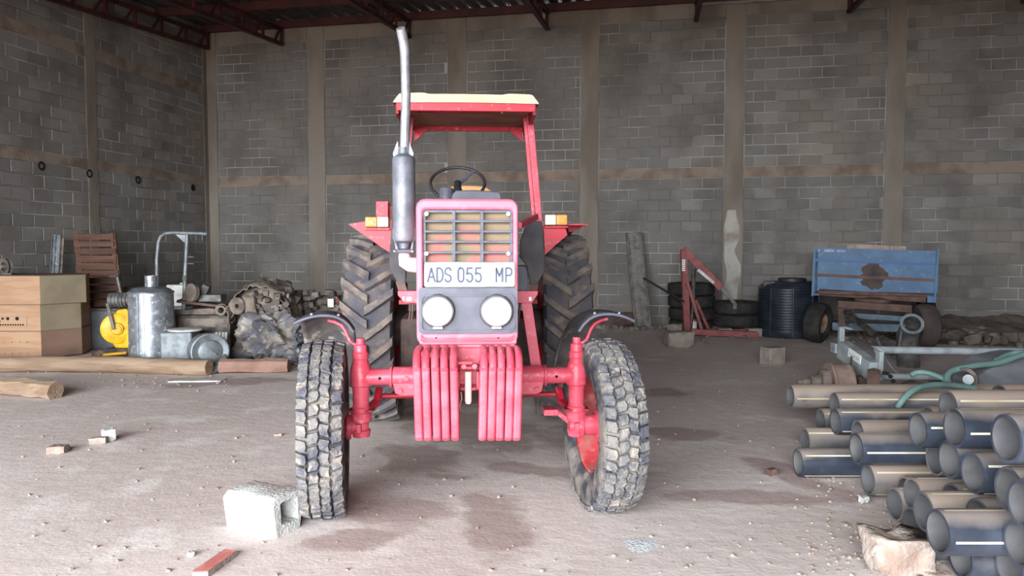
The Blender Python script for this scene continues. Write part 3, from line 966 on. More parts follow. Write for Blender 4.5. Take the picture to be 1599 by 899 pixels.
# weight carrier and tow hitch with its pin
cz = tl(731, 570, -0.62)[1]
MB().box((0, -0.5, cz + 0.02), (0.46, 0.14, 0.12)).build('weight_carrier', M_REDPINK, TR, 0, bevel=0.006)
MB().bar(tp(704, 566, -0.7), tp(738, 566, -0.7), 0.03, 0.016).build('locking_bar', M_WEIGHT, TR, 0, bevel=0.004)
hi = MB()
for v in (576, 609):
    p = tp(731, v, -0.66)
    hi.prism([(p.x + a * 0.052, p.y + 0.06 - 0.07 * b, p.z) for a, b in ((-1, -1), (1, -1), (1, .6), (.7, .9), (.3, 1.05), (-.3, 1.05), (-.7, .9), (-1, .6))], (0, 0, 0.014))
p = tp(731, 592, -0.6)
hi.box((p.x, p.y + 0.05, p.z), (0.104, 0.02, 0.12))
hi.box((p.x - 0.047, p.y, p.z), (0.012, 0.1, 0.09)); hi.box((p.x + 0.047, p.y, p.z), (0.012, 0.1, 0.09))
hio = hi.build('tow_hitch', M_WEIGHT, TR, 0, bevel=0.003)
pa, pb = tp(731, 580, -0.68), tp(731, 630, -0.68)
MB().lathe([(0.017, 0), (0.017, pb.z - pa.z + 0.012), (0.012, pb.z - pa.z)], pa, (0, 0, 1), 14).build('hitch_pin', mat('pale_pin', S(214, 190, 184), 0.5), hio, 40)
for u in (724, 741):
    MB().cyl(tp(u, 572, -0.7), tp(u, 572, -0.66), 0.013, n=6).build('hitch_bolt', M_WEIGHT, hio, 0)
MB().tube([tp(720, 612, -0.7), tp(721, 622, -0.7), tp(718, 632, -0.7), tp(719, 640, -0.7)], 0.003, 6).build('safety_wire', M_CHROME, hio, 40)

# front axle
AZ = tl(731, 587, 0.0)[1]
ax = MB()
ax.cyl((-0.6, 0, AZ), (0.6, 0, AZ), 0.047, n=20)
axo = ax.build('front_axle', M_REDPINK, TR, 40)
for s in (-1, 1):
    xs = [s * k for k in (0.28, 0.432)]
    sl = MB()
    sl.cyl((xs[0], 0, AZ), (xs[1], 0, AZ), 0.058, n=20)
    sl.cyl((s * 0.437, 0, AZ), (s * 0.45, 0, AZ), 0.062, n=20)
    sl.prism([(s * 0.3, -0.05, AZ - 0.03), (s * 0.43, -0.05, AZ - 0.03), (s * 0.42, -0.05, AZ - 0.085), (s * 0.39, -0.05, AZ - 0.1), (s * 0.3, -0.05, AZ - 0.1)], (0, 0.1, 0))
    slo = sl.build('axle_sleeve', M_REDPINK, axo, 40, bevel=0.003)
    for dx, dz in ((0.355, 0.0), (0.39, -0.072)):
        MB().cyl((s * dx, -0.066, AZ + dz), (s * dx, -0.045, AZ + dz), 0.016, n=6).build('axle_bolt', M_REDPINK, axo, 0)
    MB().cyl((s * 0.505, -0.049, AZ), (s * 0.505, -0.03, AZ), 0.009, n=10).build('pin_hole', M_HOLE, axo, 0)
MB().box((0, 0.0, AZ + 0.02), (0.6, 0.16, 0.14)).build('axle_centre_beam', M_REDPINK, axo, 0, bevel=0.01)

def tread_front(mb, R, w, mi):
    rnd = random.Random(3)
    n = 44
    rows = [(-0.5, -0.27), (-0.235, -0.02), (0.02, 0.235), (0.27, 0.5)]
    for ri, (a, b) in enumerate(rows):
        for k in range(n):
            th0 = 2 * math.pi * (k + (0.5 if ri % 2 else 0)) / n
            L = 2 * math.pi / n * rnd.uniform(0.78, 0.93)
            hgt = rnd.uniform(0.75, 1.1) * 0.02
            ang = 0.10 * (1 if ri % 2 else -1)
            pts = []
            for lev, shrink in ((-0.008, 1.0), (1.0, 0.86)):
                for (fa, ft) in ((a, 0), (b, 0), (b + 0.03 * (1 if ri < 2 else -1), 0.5), (b, 1), (a, 1), (a + 0.03 * (1 if ri < 2 else -1), 0.5)):
                    c = (a + b) / 2
                    x = (c + (fa - c) * shrink) * w + rnd.uniform(-0.003, 0.003)
                    t = th0 + L * (0.5 + (ft - 0.5) * shrink) + ang * (fa - c)
                    dr = -0.022 * (abs(x) / (w / 2)) ** 3 * 1.0
                    r = R - 0.018 + dr + (hgt if lev > 0 else lev) + rnd.uniform(-0.002, 0.002)
                    pts.append((x, -r * math.cos(t), r * math.sin(t)))
            mb.add(pts, [(5, 4, 3, 2, 1, 0), (6, 7, 8, 9, 10, 11)] + [(i, (i + 1) % 6, 6 + (i + 1) % 6, 6 + i) for i in range(6)], mi)

def tyre_profile(R, w, rim):
    h = w / 2
    return [(rim - 0.01, -h * 0.72), (rim + 0.02, -h * 0.86), ((R + rim) / 2 - 0.02, -h * 1.02), ((R + rim) / 2 + 0.05, -h * 1.0), (R - 0.035, -h * 0.95), (R - 0.02, -h * 0.8), (R - 0.004, -h * 0.3),
            (R - 0.004, h * 0.3), (R - 0.02, h * 0.8), (R - 0.035, h * 0.95), ((R + rim) / 2 + 0.05, h * 1.0), ((R + rim) / 2 - 0.02, h * 1.02), (rim + 0.02, h * 0.86), (rim - 0.01, h * 0.72)]

FR, FW, FRIM = 0.503, 0.245, 0.285
STEER = math.radians(7)
def front_wheel(xc, inner):            # inner: +1 when the inner side looks to +x
    mb = MB()
    mb.lathe(tyre_profile(FR - 0.018, FW, FRIM), (0, 0, 0), (1, 0, 0), 56, cap=False)
    tread_front(mb, FR, FW * 0.98, 1)
    tyre = mb.build('front_tyre', [M_TREADB, M_TREAD], TR, 40, loc=(xc, 0, FR - 0.004), rot=(0, 0, STEER))
    d = inner
    h = FW / 2
    rim = MB().lathe([(FRIM + 0.008, d * h * 0.80), (FRIM + 0.012, d * h * 0.72), (FRIM - 0.02, d * h * 0.62), (FRIM - 0.035, d * h * 0.1), (FRIM - 0.06, -d * h * 0.25), (0.2, -d * h * 0.35), (0.12, -d * h * 0.1), (0.075, d * h * 0.1), (0.0001, d * h * 0.1)], (0, 0, 0), (1, 0, 0), 40, cap=False)
    rim.lathe([(FRIM - 0.035, d * h * 0.1), (FRIM - 0.02, -d * h * 0.7), (FRIM + 0.012, -d * h * 0.8)], (0, 0, 0), (1, 0, 0), 40, cap=False)
    rim.build('rim', M_RIMRED, tyre, 40)
    hub = MB().lathe([(0.0001, d * 0.0), (0.085, 0.0), (0.085, d * h * 0.25), (0.062, d * h * 0.3), (0.055, d * h * 0.95), (0.07, d * h * 1.0), (0.07, d * h * 1.2), (0.04, d * h * 1.22), (0.035, d * h * 1.6)], (0, 0, 0), (1, 0, 0), 24)
    hub.build('hub', M_REDPINK, tyre, 40)
    for k in range(6):
        a = math.pi * 2 * k / 6 + .3
        MB().cyl((d * h * -0.1, 0.11 * math.cos(a), 0.11 * math.sin(a)), (d * h * 0.2, 0.11 * math.cos(a), 0.11 * math.sin(a)), 0.011, n=6).build('wheel_nut', M_DKRED, tyre, 0)
    return tyre
XL, XR = -0.825, 0.775
KL, KR = tl(563.5, 600, 0.0)[0], tl(900, 600, 0.0)[0]
wl_ = front_wheel(XL, 1)
wr_ = front_wheel(XR, -1)
for kx, s, wx in ((KL, -1, XL), (KR, 1, XR)):
    def zz(v):
        return tl(563 if s < 0 else 900, v + (0 if s < 0 else -2), 0.0)[1]
    k = 1 / 273.0
    prof = [(6.5, 528), (6.5, 537), (10, 538.5), (10.5, 549), (12.5, 551), (12.5, 559), (11, 561), (14, 570), (16, 574.5), (16, 601), (13.2, 603), (12.6, 634), (14.4, 636), (14.4, 642), (16, 644), (15.5, 657), (11.5, 660), (11, 669), (15, 671), (13, 681)]
    kp = MB().lathe([(r * k, zz(v)) for r, v in prof], (kx, 0, 0), (0, 0, 1), 24)
    ko = kp.build('king_pin_housing', M_REDPINK, TR, 35)
    MB().cyl((kx, 0, FR), (wx - s * 0.12, 0.0, FR), 0.038, n=16).build('stub_axle', M_REDPINK, ko, 40)
    MB().box((kx - 0.005, -0.062, zz(665)), (0.026, 0.03, 0.05)).build('stub_lug', M_REDPINK, ko, 0, bevel=0.004)
    # steering arm
    arm = MB()
    arm.bar((kx, 0.0, zz(648)), (kx - s * 0.06, 0.22, zz(648) + 0.03), 0.05, 0.03)
    arm.bar((kx - s * 0.06, 0.22, zz(648) + 0.03), (kx - s * 0.07, 0.3, zz(648) + 0.1), 0.04, 0.03)
    arm.build('steering_arm', M_RED, ko, 0, bevel=0.005)
    MB().box((kx + 0.0, 0.0, zz(640)), (0.14, 0.09, 0.014)).build('stop_plate', M_DKRED, ko, 0, bevel=0.003)
# tie rod and foot step
tz = 0.62
MB().cyl((KL + 0.07, 0.3, tz), (KR - 0.07, 0.3, tz), 0.017, n=12).build('tie_rod', M_DKRED, TR, 40)
a, b = tp(848, 641, 0.05), tp(870, 641, 0.05)
stp = MB().box(((a.x + b.x) / 2, 0.05, a.z), (b.x - a.x, 0.12, 0.035)).build('foot_step', M_REDPINK, TR, 0, bevel=0.004)
MB().bar(tp(868, 640, 0.05), tp(889, 657, 0.0), 0.03, 0.03).build('step_arm', M_REDPINK, stp, 0, bevel=0.004)

M_UNDER = mat('muddy_underside', S(112, 104, 100), 0.9, var=S(84, 80, 82), vs=9, dust=S(160, 148, 136), ds=14, dlo=0.6, dhi=0.68)
# front mudguards with their brackets
for kx, wx, s in ((KL, XL, -1), (KR, XR, 1)):
    g = MB()
    c = Vector((wx, 0.05, FR))
    GR = 0.665
    def gf(a, b, s=s):
        th = math.radians(78 + 92 * b)
        w = (a - 0.5) * 0.325
        e = abs(a - 0.5) * 2
        drop = 0.045 * e ** 2 + (0.055 * e ** 4 if (a - 0.5) * s < 0 else 0.0)
        r = GR - drop
        p = Vector((w, -r * math.cos(th), r * math.sin(th)))
        p.rotate(Euler((0, 0, STEER)))
        return p + c
    g.grid(gf, 12, 16)
    go = g.build('front_mudguard', M_BLACKP, TR, 60)
    go.data.materials.append(M_UNDER)
    so = go.modifiers.new('solid', 'SOLIDIFY')
    so.thickness = 0.008
    so.offset = -1.0 if go.data.polygons[0].normal.z > 0 else 1.0
    so.material_offset = 1
    edge = MB().tube([gf(i / 12, 0.0) for i in range(13)], 0.009, 8)
    edge.build('mudguard_rim', M_DGREY, go, 50)
    kz = tl(563, 538, 0)[1]
    br = MB().tube([(kx, 0.0, kz + 0.002), (kx + s * 0.035, -0.0, kz + 0.002), (kx + s * 0.06, 0.0, kz + 0.02), (kx + s * 0.085, 0.02, kz + 0.075), (kx + s * 0.11, 0.03, kz + 0.108), (kx + s * 0.15, 0.04, kz + 0.128), (kx + s * 0.19, 0.05, kz + 0.135)], 0.0095, 8)
    br.build('mudguard_bracket', M_REDPINK, go, 50)
    for k in (0.3, 0.75):
        p = gf(k, 0.04)
        MB().ball(p + Vector((0, -0.01, 0.004)), 0.01, 8, 6).build('mudguard_bolt', M_CHROME, go, 60)

# engine, gearbox and rear axle
en = MB().box((0, 0.35, 1.0), (0.36, 1.3, 0.62)).build('engine_block', M_ENGINE, TR, 0, bevel=0.02)
rnd = random.Random(8)
for k in range(22):
    s = rnd.choice((-1, 1))
    MB().box((s * rnd.uniform(0.17, 0.26), rnd.uniform(-0.1, 0.9), rnd.uniform(0.75, 1.3)), (rnd.uniform(.04, .14), rnd.uniform(.05, .2), rnd.uniform(.04, .16))).build('engine_fitting', M_ENGINE, en, 0, bevel=0.008)
MB().box((0, 0.0, 0.72), (0.5, 0.24, 0.1)).build('front_bolster', M_DKRED, TR, 0, bevel=0.01)
MB().box((0, 1.6, 0.9), (0.4, 1.3, 0.5)).build('gearbox', M_ENGINE, TR, 0, bevel=0.03)
MB().lathe([(0.18, -0.75), (0.14, -0.5), (0.2, -0.25), (0.2, 0.25), (0.14, 0.5), (0.18, 0.75)], (0, 2.42, 0.82), (1, 0, 0), 20).build('rear_axle_housing', M_ENGINE, TR, 40)
MB().box((0, 1.75, 1.14), (1.0, 1.3, 0.03)).build('platform', M_DKRED, TR, 0)
for u in (645, 641, 812):
    MB().tube([tp(u, 470, 0.2), tp(u - 1, 490, 0.2), tp(u - 3, 503, 0.2)], 0.006, 6).build('control_rod', M_RUSTB, TR, 40)
for s in (-1, 1):
    MB().box((s * 0.36, 1.1, 0.85), (0.22, 0.5, 0.4)).build('side_tank', M_ENGINE, TR, 0, bevel=0.03)

# rear wheels
RR, RW, RRIM = 0.825, 0.41, 0.44
rt = MB()
h = RW / 2
rt.lathe([(RRIM - 0.01, -h * 0.75), (RRIM + 0.03, -h * 0.88), (0.62, -h * 1.0), (0.72, -h * 0.98), (0.765, -h * 0.9), (0.785, -h * 0.5), (0.79, 0), (0.785, h * 0.5), (0.765, h * 0.9), (0.72, h * 0.98), (0.62, h * 1.0), (RRIM + 0.03, h * 0.88), (RRIM - 0.01, h * 0.75)], (0, 0, 0), (1, 0, 0), 72, cap=False)
NL = 25
lrnd = random.Random(4)
for s in (-1, 1):
    for k in range(NL):
        th = 2 * math.pi * (k + (0.25 if s > 0 else -0.25)) / NL
        prev = None
        pts = []
        K = 5
        for i in range(K + 1):
            f = i / K
            x = s * (-0.012 + f * (h * 1.02 + 0.012))
            t = th + 0.205 * f ** 1.15
            base = 0.79 - 0.03 * f ** 3 - (0.05 if i == K else 0)
            top = 0.828 - 0.018 * f ** 4
            wd = 0.030 + 0.006 * lrnd.random()
            for r, dw in ((base - 0.01, 1.25), (top, 0.9), (top, -0.9), (base - 0.01, -1.25)):
                tt = t + wd * dw / 0.8
                rr = r + lrnd.uniform(-0.002, 0.002)
                pts.append((x, -rr * math.cos(tt), rr * math.sin(tt)))
        fs = [(3, 2, 1, 0), (K * 4, K * 4 + 1, K * 4 + 2, K * 4 + 3)]
        for i in range(K):
            for j in range(4):
                fs.append((i * 4 + j, i * 4 + (j + 1) % 4, i * 4 + 4 + (j + 1) % 4, i * 4 + 4 + j))
        rt.add(pts, fs, 1)
RXL, RXR = tl(573, 520, 1.7)[0], tl(889, 520, 1.7)[0]
t1_ = rt.build('rear_tyre', [M_RUBR, M_LUG], TR, 40, loc=(RXL, 2.42, RR), rot=(0.06, 0, 0))
t2_ = link_copy(t1_, 'rear_tyre', TR, (RXR, 2.42, RR), (0.0, 0, 0))
for t, d in ((t1_, 1), (t2_, -1)):
    MB().lathe([(RRIM + 0.012, d * h * 0.8), (RRIM - 0.02, d * h * 0.6), (RRIM - 0.05, 0), (0.3, -d * 0.02), (0.2, d * 0.04), (0.0001, d * 0.04)], (0, 0, 0), (1, 0, 0), 40, cap=False).lathe([(RRIM - 0.05, 0), (RRIM - 0.02, -d * h * 0.6), (RRIM + 0.012, -d * h * 0.8)], (0, 0, 0), (1, 0, 0), 40, cap=False).build('rim', M_DKRED, t, 40)

# rear mudguards
GY = 1.86
for s in (-1, 1):
    if s < 0:
        face = [(544, 350), (573, 345), (612, 343), (613, 397), (596, 386)]
    else:
        face = [(849, 353), (882, 352), (886, 367), (868, 382), (851, 398)]
    fg = MB().prism([tp(u, v, GY) for u, v in face], (0, 0.02, 0))
    fo = fg.build('rear_mudguard', M_RED, TR, 0)
    xi, zt = tl(face[2][0] if s < 0 else face[0][0], 347, GY)
    xo = tl(545 if s < 0 else 908, 352, GY + (0 if s < 0 else 0.35))[0]
    top = MB()
    zt -= 0.012
    rad = 0.9
    def tf(a, b, xi=xi, xo=xo, zt=zt):
        y = GY + 0.02 + 1.15 * b
        z = zt - 0.35 * max(0, b - 0.45) ** 2
        return (xi + (xo - xi) * a, y, z)
    top.grid(tf, 3, 10, thick=(0, 0, -0.012))
    top.build('mudguard_top', M_RED, fo, 40)
    side = MB().prism([(xi, GY + 0.02, zt), (xi, GY + 0.65, zt), (xi, GY + 1.15, zt - 0.12), (xi, GY + 1.15, 1.15), (xi, GY + 0.02, 1.15)], (-0.012 * s, 0, 0))
    side.build('mudguard_side', M_DKRED, fo, 0)
    # indicator lamp
    ua, ub, va, vb = (570, 607, 338.5, 355) if s < 0 else (851, 886, 335, 352)
    pa, pb = tp(ua, vb, GY - 0.05), tp(ub, va, GY - 0.05)
    lm = MB().box(((pa.x + pb.x) / 2, GY - 0.015, (pa.z + pb.z) / 2), (pb.x - pa.x, 0.05, pb.z - pa.z)).build('indicator_lamp', M_BROWNPAN, TR, 0, bevel=0.006)
    w = (pb.x - pa.x) / 2
    zc, hh = (pa.z + pb.z) / 2, (pb.z - pa.z)
    for k, m in ((0, M_ORANGE if s < 0 else M_CLEAR), (1, M_CLEAR if s < 0 else M_ORANGE)):
        xc = pa.x + w * (k + .5)
        le = MB().box((xc, GY - 0.048, zc + 0.002), (w * 0.96, 0.022, hh * 0.92)).build('indicator_lens', m, lm, 0, bevel=0.008)
        MB().lathe([(0.03, 0), (0.03, -0.004), (0.022, -0.006), (0.022, 0)], (xc, GY - 0.059, zc), (0, 1, 0), 20, cap=False).build('lens_ring', m, lm, 40)
    MB().box(((pa.x + pb.x) / 2, GY - 0.01, pa.z - 0.012), (pb.x - pa.x + 0.01, 0.09, 0.012)).build('lamp_shelf', M_RED, fo, 0)
p = [tp(886, 353, GY + 0.3), tp(908, 354, GY + 0.3), tp(905, 358, GY + 0.3), tp(888, 362, GY + 0.3)]
MB().prism(p, (0, 0.02, 0)).build('mudguard_wing', M_RED, TR, 0)
a, b = tp(587, 341, 2.25), tp(606, 314, 2.25)
tb = MB().box(((a.x + b.x) / 2, 2.35, (a.z + b.z) / 2 - 0.03), (b.x - a.x, 0.2, b.z - a.z + 0.06)).build('tool_box', M_RED, TR, 0, bevel=0.004)
MB().box(((a.x + b.x) / 2 + 0.09, 2.38, (a.z + b.z) / 2 - 0.04), (0.07, 0.14, b.z - a.z)).build('box_side', M_DKRED, tb, 0)

# dull black panels beside the bonnet, on a pink cross bar
BY = 0.16
gpr = [(835, 345), (846, 345), (848.5, 360), (851, 400), (850, 424), (839, 444), (828, 446), (823, 416), (811, 401), (812, 376), (820, 356), (828, 348)]
gpl = [(613, 318), (636, 318), (642, 350), (641, 396), (634, 424), (633, 452), (626, 452), (616, 434), (608, 420), (608, 396), (611, 356)]
for g in (gpl, gpr):
    o = MB().prism([tp(u, v, BY) for u, v in g], (0, 0.018, 0)).build('side_guard', M_BLACKP, TR, 0, bevel=0.006)
a, b = tp(810, 418, BY + 0.12), tp(822, 452, BY + 0.12)
MB().box(((a.x + b.x) / 2, BY + 0.2, (a.z + b.z) / 2), (0.07, 0.2, 0.16)).build('battery_box', M_DGREY, TR, 0, bevel=0.006)
for g, st in (([(621, 454), (652, 454), (652, 473), (632, 473), (621, 461)], ((630, 466, .012), (637, 466.5, .014), (641, 466.5, .012))),
              ([(808, 454), (840, 454), (840, 459), (831, 473), (808, 473)], ((828, 466.5, .016),))):
    o = MB().prism([tp(u, v, BY - 0.09) for u, v in g], (0, 0.06, 0)).build('cross_bar', M_REDPINK, TR, 0, bevel=0.003)
    for u, v, w in st:
        p = tp(u, v, BY - 0.092)
        MB().box((p.x, p.y, p.z), (w, 0.002, 0.022)).build('reflector', M_WHITE, o, 0)
MB().bar(tp(822, 471, BY - 0.06), tp(839, 585, BY - 0.06), 0.062, 0.014, up=(0, 1, 0)).build('support_strut', M_REDPINK, TR, 0, bevel=0.003)
for u0, v0, u1, v1 in ((624, 438, 630, 456), (834, 440, 832, 456)):
    MB().bar(tp(u0, v0, BY + 0.02), tp(u1, v1, BY - 0.02), 0.05, 0.01, up=(0, 1, 0)).build('guard_stay', M_RUSTB, TR, 0)

# exhaust
EY = 0.02
ez = lambda v: tl(630, v, EY)[1]
exx = tl(631, 330, EY)[0]
kx = px(4.3)
mu = MB().lathe([(8 * kx, ez(388)), (9 * kx, ez(380)), (16 * kx, ez(376)), (17.5 * kx, ez(370)), (17.5 * kx, ez(250)), (16.5 * kx, ez(246)), (8 * kx, ez(240)), (8 * kx, ez(230))], (exx, EY, 0), (0, 0, 1), 28)
muo = mu.build('muffler', M_EXH, TR, 35)
for da in (-14.5, 14.5, -5):
    MB().prism([(exx + da * kx - .002, EY - 0.008, ez(246)), (exx + da * kx * 1.1 - .002, EY - 0.008, ez(240)), (exx + da * .62 * kx - .002, EY - 0.008, ez(221)), (exx + da * .55 * kx, EY - 0.008, ez(222)), (exx + da * .55 * kx, EY - 0.008, ez(246))], (0, 0.016, 0)).build('muffler_fin', M_EXH, muo, 0)
for da in (-1, 1):
    MB().prism([(exx + da * 17 * kx, EY - 0.02, ez(355)), (exx + da * 17 * kx, EY - 0.02, ez(372)), (exx + da * 9 * kx, EY - 0.02, ez(390)), (exx + da * 13 * kx, EY - 0.02, ez(390))], (0, 0.03, 0)).build('muffler_stay', M_EXH, muo, 0)
tubep = [Vector((exx, EY, ez(240))), tp(634, 150, EY), tp(632.5, 95, EY), tp(632, 78, EY), tp(630.5, 66, EY - 0.01), tp(628, 54, EY - 0.03), tp(625.5, 44, EY - 0.05)]
tubep[0].x = tp(631.5, 240, EY).x
MB().tube(tubep, [7.2 * kx] * 3 + [7.6 * kx] * 3 + [7.0 * kx], 18).build('exhaust_stack', M_PIPEM, muo, 50)
MB().box((exx - 0.003, EY - 0.02, ez(392)), (0.105, 0.07, 0.022)).build('clamp', M_DGREY, muo, 0, bevel=0.006)
for s in (-1, 1):
    MB().ball((exx + s * 0.05, EY - 0.06, ez(392)), 0.009, 8, 6).build('clamp_bolt', M_CHROME, muo, 60)
MB().tube([(exx, EY, ez(392)), (exx, EY, ez(402)), tp(632, 408, EY), tp(640, 413, EY), tp(652, 414, EY), tp(670, 414, EY)], [0.03, 0.034, 0.04, 0.043, 0.044, 0.044], 16).build('exhaust_elbow', mat('pale_pink_elbow', S(240, 190, 186), 0.6), muo, 50)

# canopy
CF, CR = 2.05, 3.25
zc = tl(730, 160, CF)[1]
xa, xb = tl(614, 160, CF)[0], tl(841, 160, CF)[0]
xm, hw = (xa + xb) / 2, (xb - xa) / 2
def cap_h(a, b):
    x = (a - 0.5) * 2
    e = max(0.0, (abs(x) - 0.88) / 0.12)
    f = max(0.0, (abs(b - .5) * 2 - 0.94) / 0.06)
    hgt = 0.082 - 0.012 * x * x - 0.055 * e ** 2 - 0.012 * f ** 2
    if 0.5 < abs(x) < 0.95:
        hgt += 0.012 * min(1, (abs(x) - 0.5) / 0.08)
    return (xm + x * hw * (1 - 0.0 * f), CF - 0.0 + (CR - CF) * b, zc + hgt)
cp = MB()
cp.grid(cap_h, 50, 16, thick=None)
n0 = len(cp.v)
def skirt(a, b, k):
    p = cap_h(a, b)
    return p
# side walls of the cap
loop = [cap_h(i / 50, 0) for i in range(51)] + [cap_h(1, j / 16) for j in range(1, 17)] + [cap_h(1 - i / 50, 1) for i in range(1, 51)] + [cap_h(0, 1 - j / 16) for j in range(1, 16)]
low = [(p[0], p[1], zc + 0.0 + 0.006 * ((p[0] - xm) / hw) ** 2 - 0.012 * ((p[0] - xm) / hw) ** 2) for p in loop]
n = len(loop)
cp.add([Vector(p) for p in loop] + [Vector(p) for p in low], [(i, (i + 1) % n, n + (i + 1) % n, n + i) for i in range(n)])
cpo = cp.build('canopy_roof', M_CREAM, TR, 40)
MB().box((xm, (CF + CR) / 2, zc - 0.012), (hw * 2 - 0.1, CR - CF - 0.06, 0.012)).build('headliner', M_BROWNPAN, cpo, 0)
for y, v0 in ((CF + 0.035, 0.075), (CR - 0.05, 0.06)):
    MB().box((xm + 0.0, y, zc - 0.03), (hw * 2 - 0.05, 0.035, v0)).build('canopy_rail', M_RED, TR, 0, bevel=0.004)
for s in (-1, 1):
    MB().box((xm + s * (hw - 0.03), (CF + CR) / 2, zc - 0.045), (0.03, CR - CF - 0.06, 0.1)).build('canopy_rail', M_DKRED, TR, 0, bevel=0.004)
a, b = tp(650, 168, CF + 0.2), tp(770, 171, CF + 0.2)
MB().ring(rrect(a.x, b.x, CF + 0.25, CF + 0.33, 0.02, 0), rrect(a.x + .012, b.x - .012, CF + 0.262, CF + 0.318, 0.012, 0), (0, 0.012, 0)).build('roof_slot', M_DKRED, TR, 0)
so_ = bpy.data.objects['roof_slot']
so_.rotation_euler = (math.pi / 2, 0, 0)
so_.location = (0, 0, zc - 0.032)
so_.scale = (1, -1, 1)
so_.rotation_euler = (-math.pi / 2, 0, 0)
q = tp(784.5, 171.5, CF + 0.3)
MB().lathe([(0.0001, -0.02), (0.016, -0.016), (0.018, 0)], (q.x, CF + 0.3, zc - 0.018), (0, 0, 1), 12).build('roof_button', M_TAN, TR, 40)
# roll bar posts
PY = 2.62
for ub, vb, ut, vt in ((843, 345, 827, 182), (621, 345, 636, 182)):
    A, B = tp(ub, vb, PY), tp(ut, vt, PY)
    A.z -= 0.1
    po = MB().bar(A, B, 0.058, 0.09, up=(0, 1, 0)).build('canopy_post', M_REDPINK, TR, 0, bevel=0.004)
    s = 1 if ub > 730 else -1
    A2, B2 = A + Vector((-s * 0.045, 0.06, 0)), B + Vector((-s * 0.04, 0.06, 0))
    MB().bar(A2, B2, 0.03, 0.07, up=(0, 1, 0)).build('post_flange', M_REDPINK, po, 0, bevel=0.004)
    g = MB().prism([(B.x - s * 0.03, CR - 0.12, zc - 0.05), (B.x - s * 0.17, CR - 0.12, zc - 0.05), (B.x - s * 0.03, CR - 0.12, zc - 0.17)], (0, 0.03, 0)).build('gusset', M_RED, po, 0)
MB().bar(tp(812, 352, 1.95), tp(838, 338, 2.4), 0.035, 0.05).build('post_brace', M_REDPINK, TR, 0, bevel=0.006)

# steering wheel, dash and seat
SY = 1.62
c = tp(714.5, 286, SY)
R = 0.213
tilt = math.radians(48)
ey = Vector((0, math.sin(tilt), math.cos(tilt) * 1.0))
ring = [c + Vector((R * math.cos(a), 0, 0)) + Vector((0, math.sin(tilt), math.cos(tilt) * 1.0)) * R * 0.98 * math.sin(a) for a in [2 * math.pi * i / 48 for i in range(48)]]
sw = MB().tube(ring, 0.0125, 10, closed=True).build('steering_wheel', M_BLACK, TR, 60)
nub = MB()
for i in range(0, 48):
    p = ring[i]
    nub.ball(p - Vector((0, 0.006, 0)), 0.0098, 6, 4)
nub.build('wheel_grip', M_BLACKP, sw, 40)
hubp = c + Vector((0, -0.03, -0.02))
for i in (7, 38):
    MB().bar(hubp, ring[i], 0.04, 0.012).build('wheel_spoke', M_DGREY, sw, 0, bevel=0.004)
MB().cyl(hubp + Vector((0, 0.02, 0.02)), hubp + Vector((0, -0.35, -0.3)), 0.03, n=14).build('steering_column', M_BLACK, TR, 40)
DY = 1.3
a, b = tp(707, 318, DY), tp(782, 296, DY)
dm = MB().prism([tp(u, v, DY) for u, v in ((702, 320), (784, 320), (783, 304), (779, 299), (742, 296.5), (712, 297), (707, 302))], (0, 0.2, 0)).build('dashboard', M_DGREY, TR, 0, bevel=0.01)
c2 = tp(697.5, 318, DY + 0.05)
MB().lathe([(0.055, 0), (0.055, 0.105), (0.045, 0.118), (0.0001, 0.122)], c2, (0, 0, 1), 18).build('air_cleaner_cap', M_DGREY, TR, 40)
STY = 2.75
st_ = MB().prism([tp(u, v, STY) for u, v in ((683, 330), (688, 306), (694, 296), (706, 290.5), (730, 289), (758, 290.5), (768, 298), (774, 312), (778, 330))], (0, 0.09, 0)).build('seat_back', M_TAN, TR, 0, bevel=0.02, seg=3)
MB().box((0, 2.5, 1.38), (0.46, 0.44, 0.1)).build('seat_cushion', M_TAN, TR, 0, bevel=0.03, seg=3)
MB().box((0, 2.5, 1.24), (0.3, 0.3, 0.2)).build('seat_base', M_BLACK, TR, 0, bevel=0.01)

def blob(name, m, size, seed, amp, freq=2.2, sub=4, flat=0.35, sharp=True, zcut=-0.5):
    bm = bmesh.new()
    bmesh.ops.create_icosphere(bm, subdivisions=sub, radius=1.0)
    off = Vector((seed * 5.1, seed * 2.3, seed))
    for v in bm.verts:
        c = v.co.normalized()
        d = 1 + amp * noise.noise(c * freq + off)
        rg = 1 - abs(noise.noise(c * freq * 1.7 + off * 2))
        d += amp * 0.6 * (rg - 0.6) + amp * 0.4 * (1 - abs(noise.noise(c * freq * 4 + off)) - 0.7)
        v.co = Vector((c.x * size[0], c.y * size[1], max(zcut, c.z) * size[2])) * d
    zmin = min(v.co.z for v in bm.verts)
    for v in bm.verts:
        v.co.z -= zmin
    me = bpy.data.meshes.new(name)
    bm.to_mesh(me)
    bm.free()
    me.materials.append(m)
    me.polygons.foreach_set('use_smooth', [True] * len(me.polygons))
    me.set_sharp_from_angle(angle=math.radians(28))
    o = bpy.data.objects.new(name, me)
    COL.objects.link(o)
    return o

# ------------------------------------------------------------------ left side of the shed
def board_box(name, poly, z0, h, mats, label, parent=None):
    """upright box on a plan outline; mats = (front, side, other)"""
    mb = MB()
    n = len(poly)
    lo = [Vector((p[0], p[1], z0)) for p in poly]
    mb.add(lo + [p + Vector((0, 0, h)) for p in lo], [tuple(range(n - 1, -1, -1)), tuple(range(n, 2 * n))], 2)
    base = 0
    for i in range(n):
        j = (i + 1) % n
        mb.f.append((base + i, base + j, base + n + j, base + n + i))
        mb.m.append(0 if i == 0 else (1 if i == 1 else 2))
    return mb

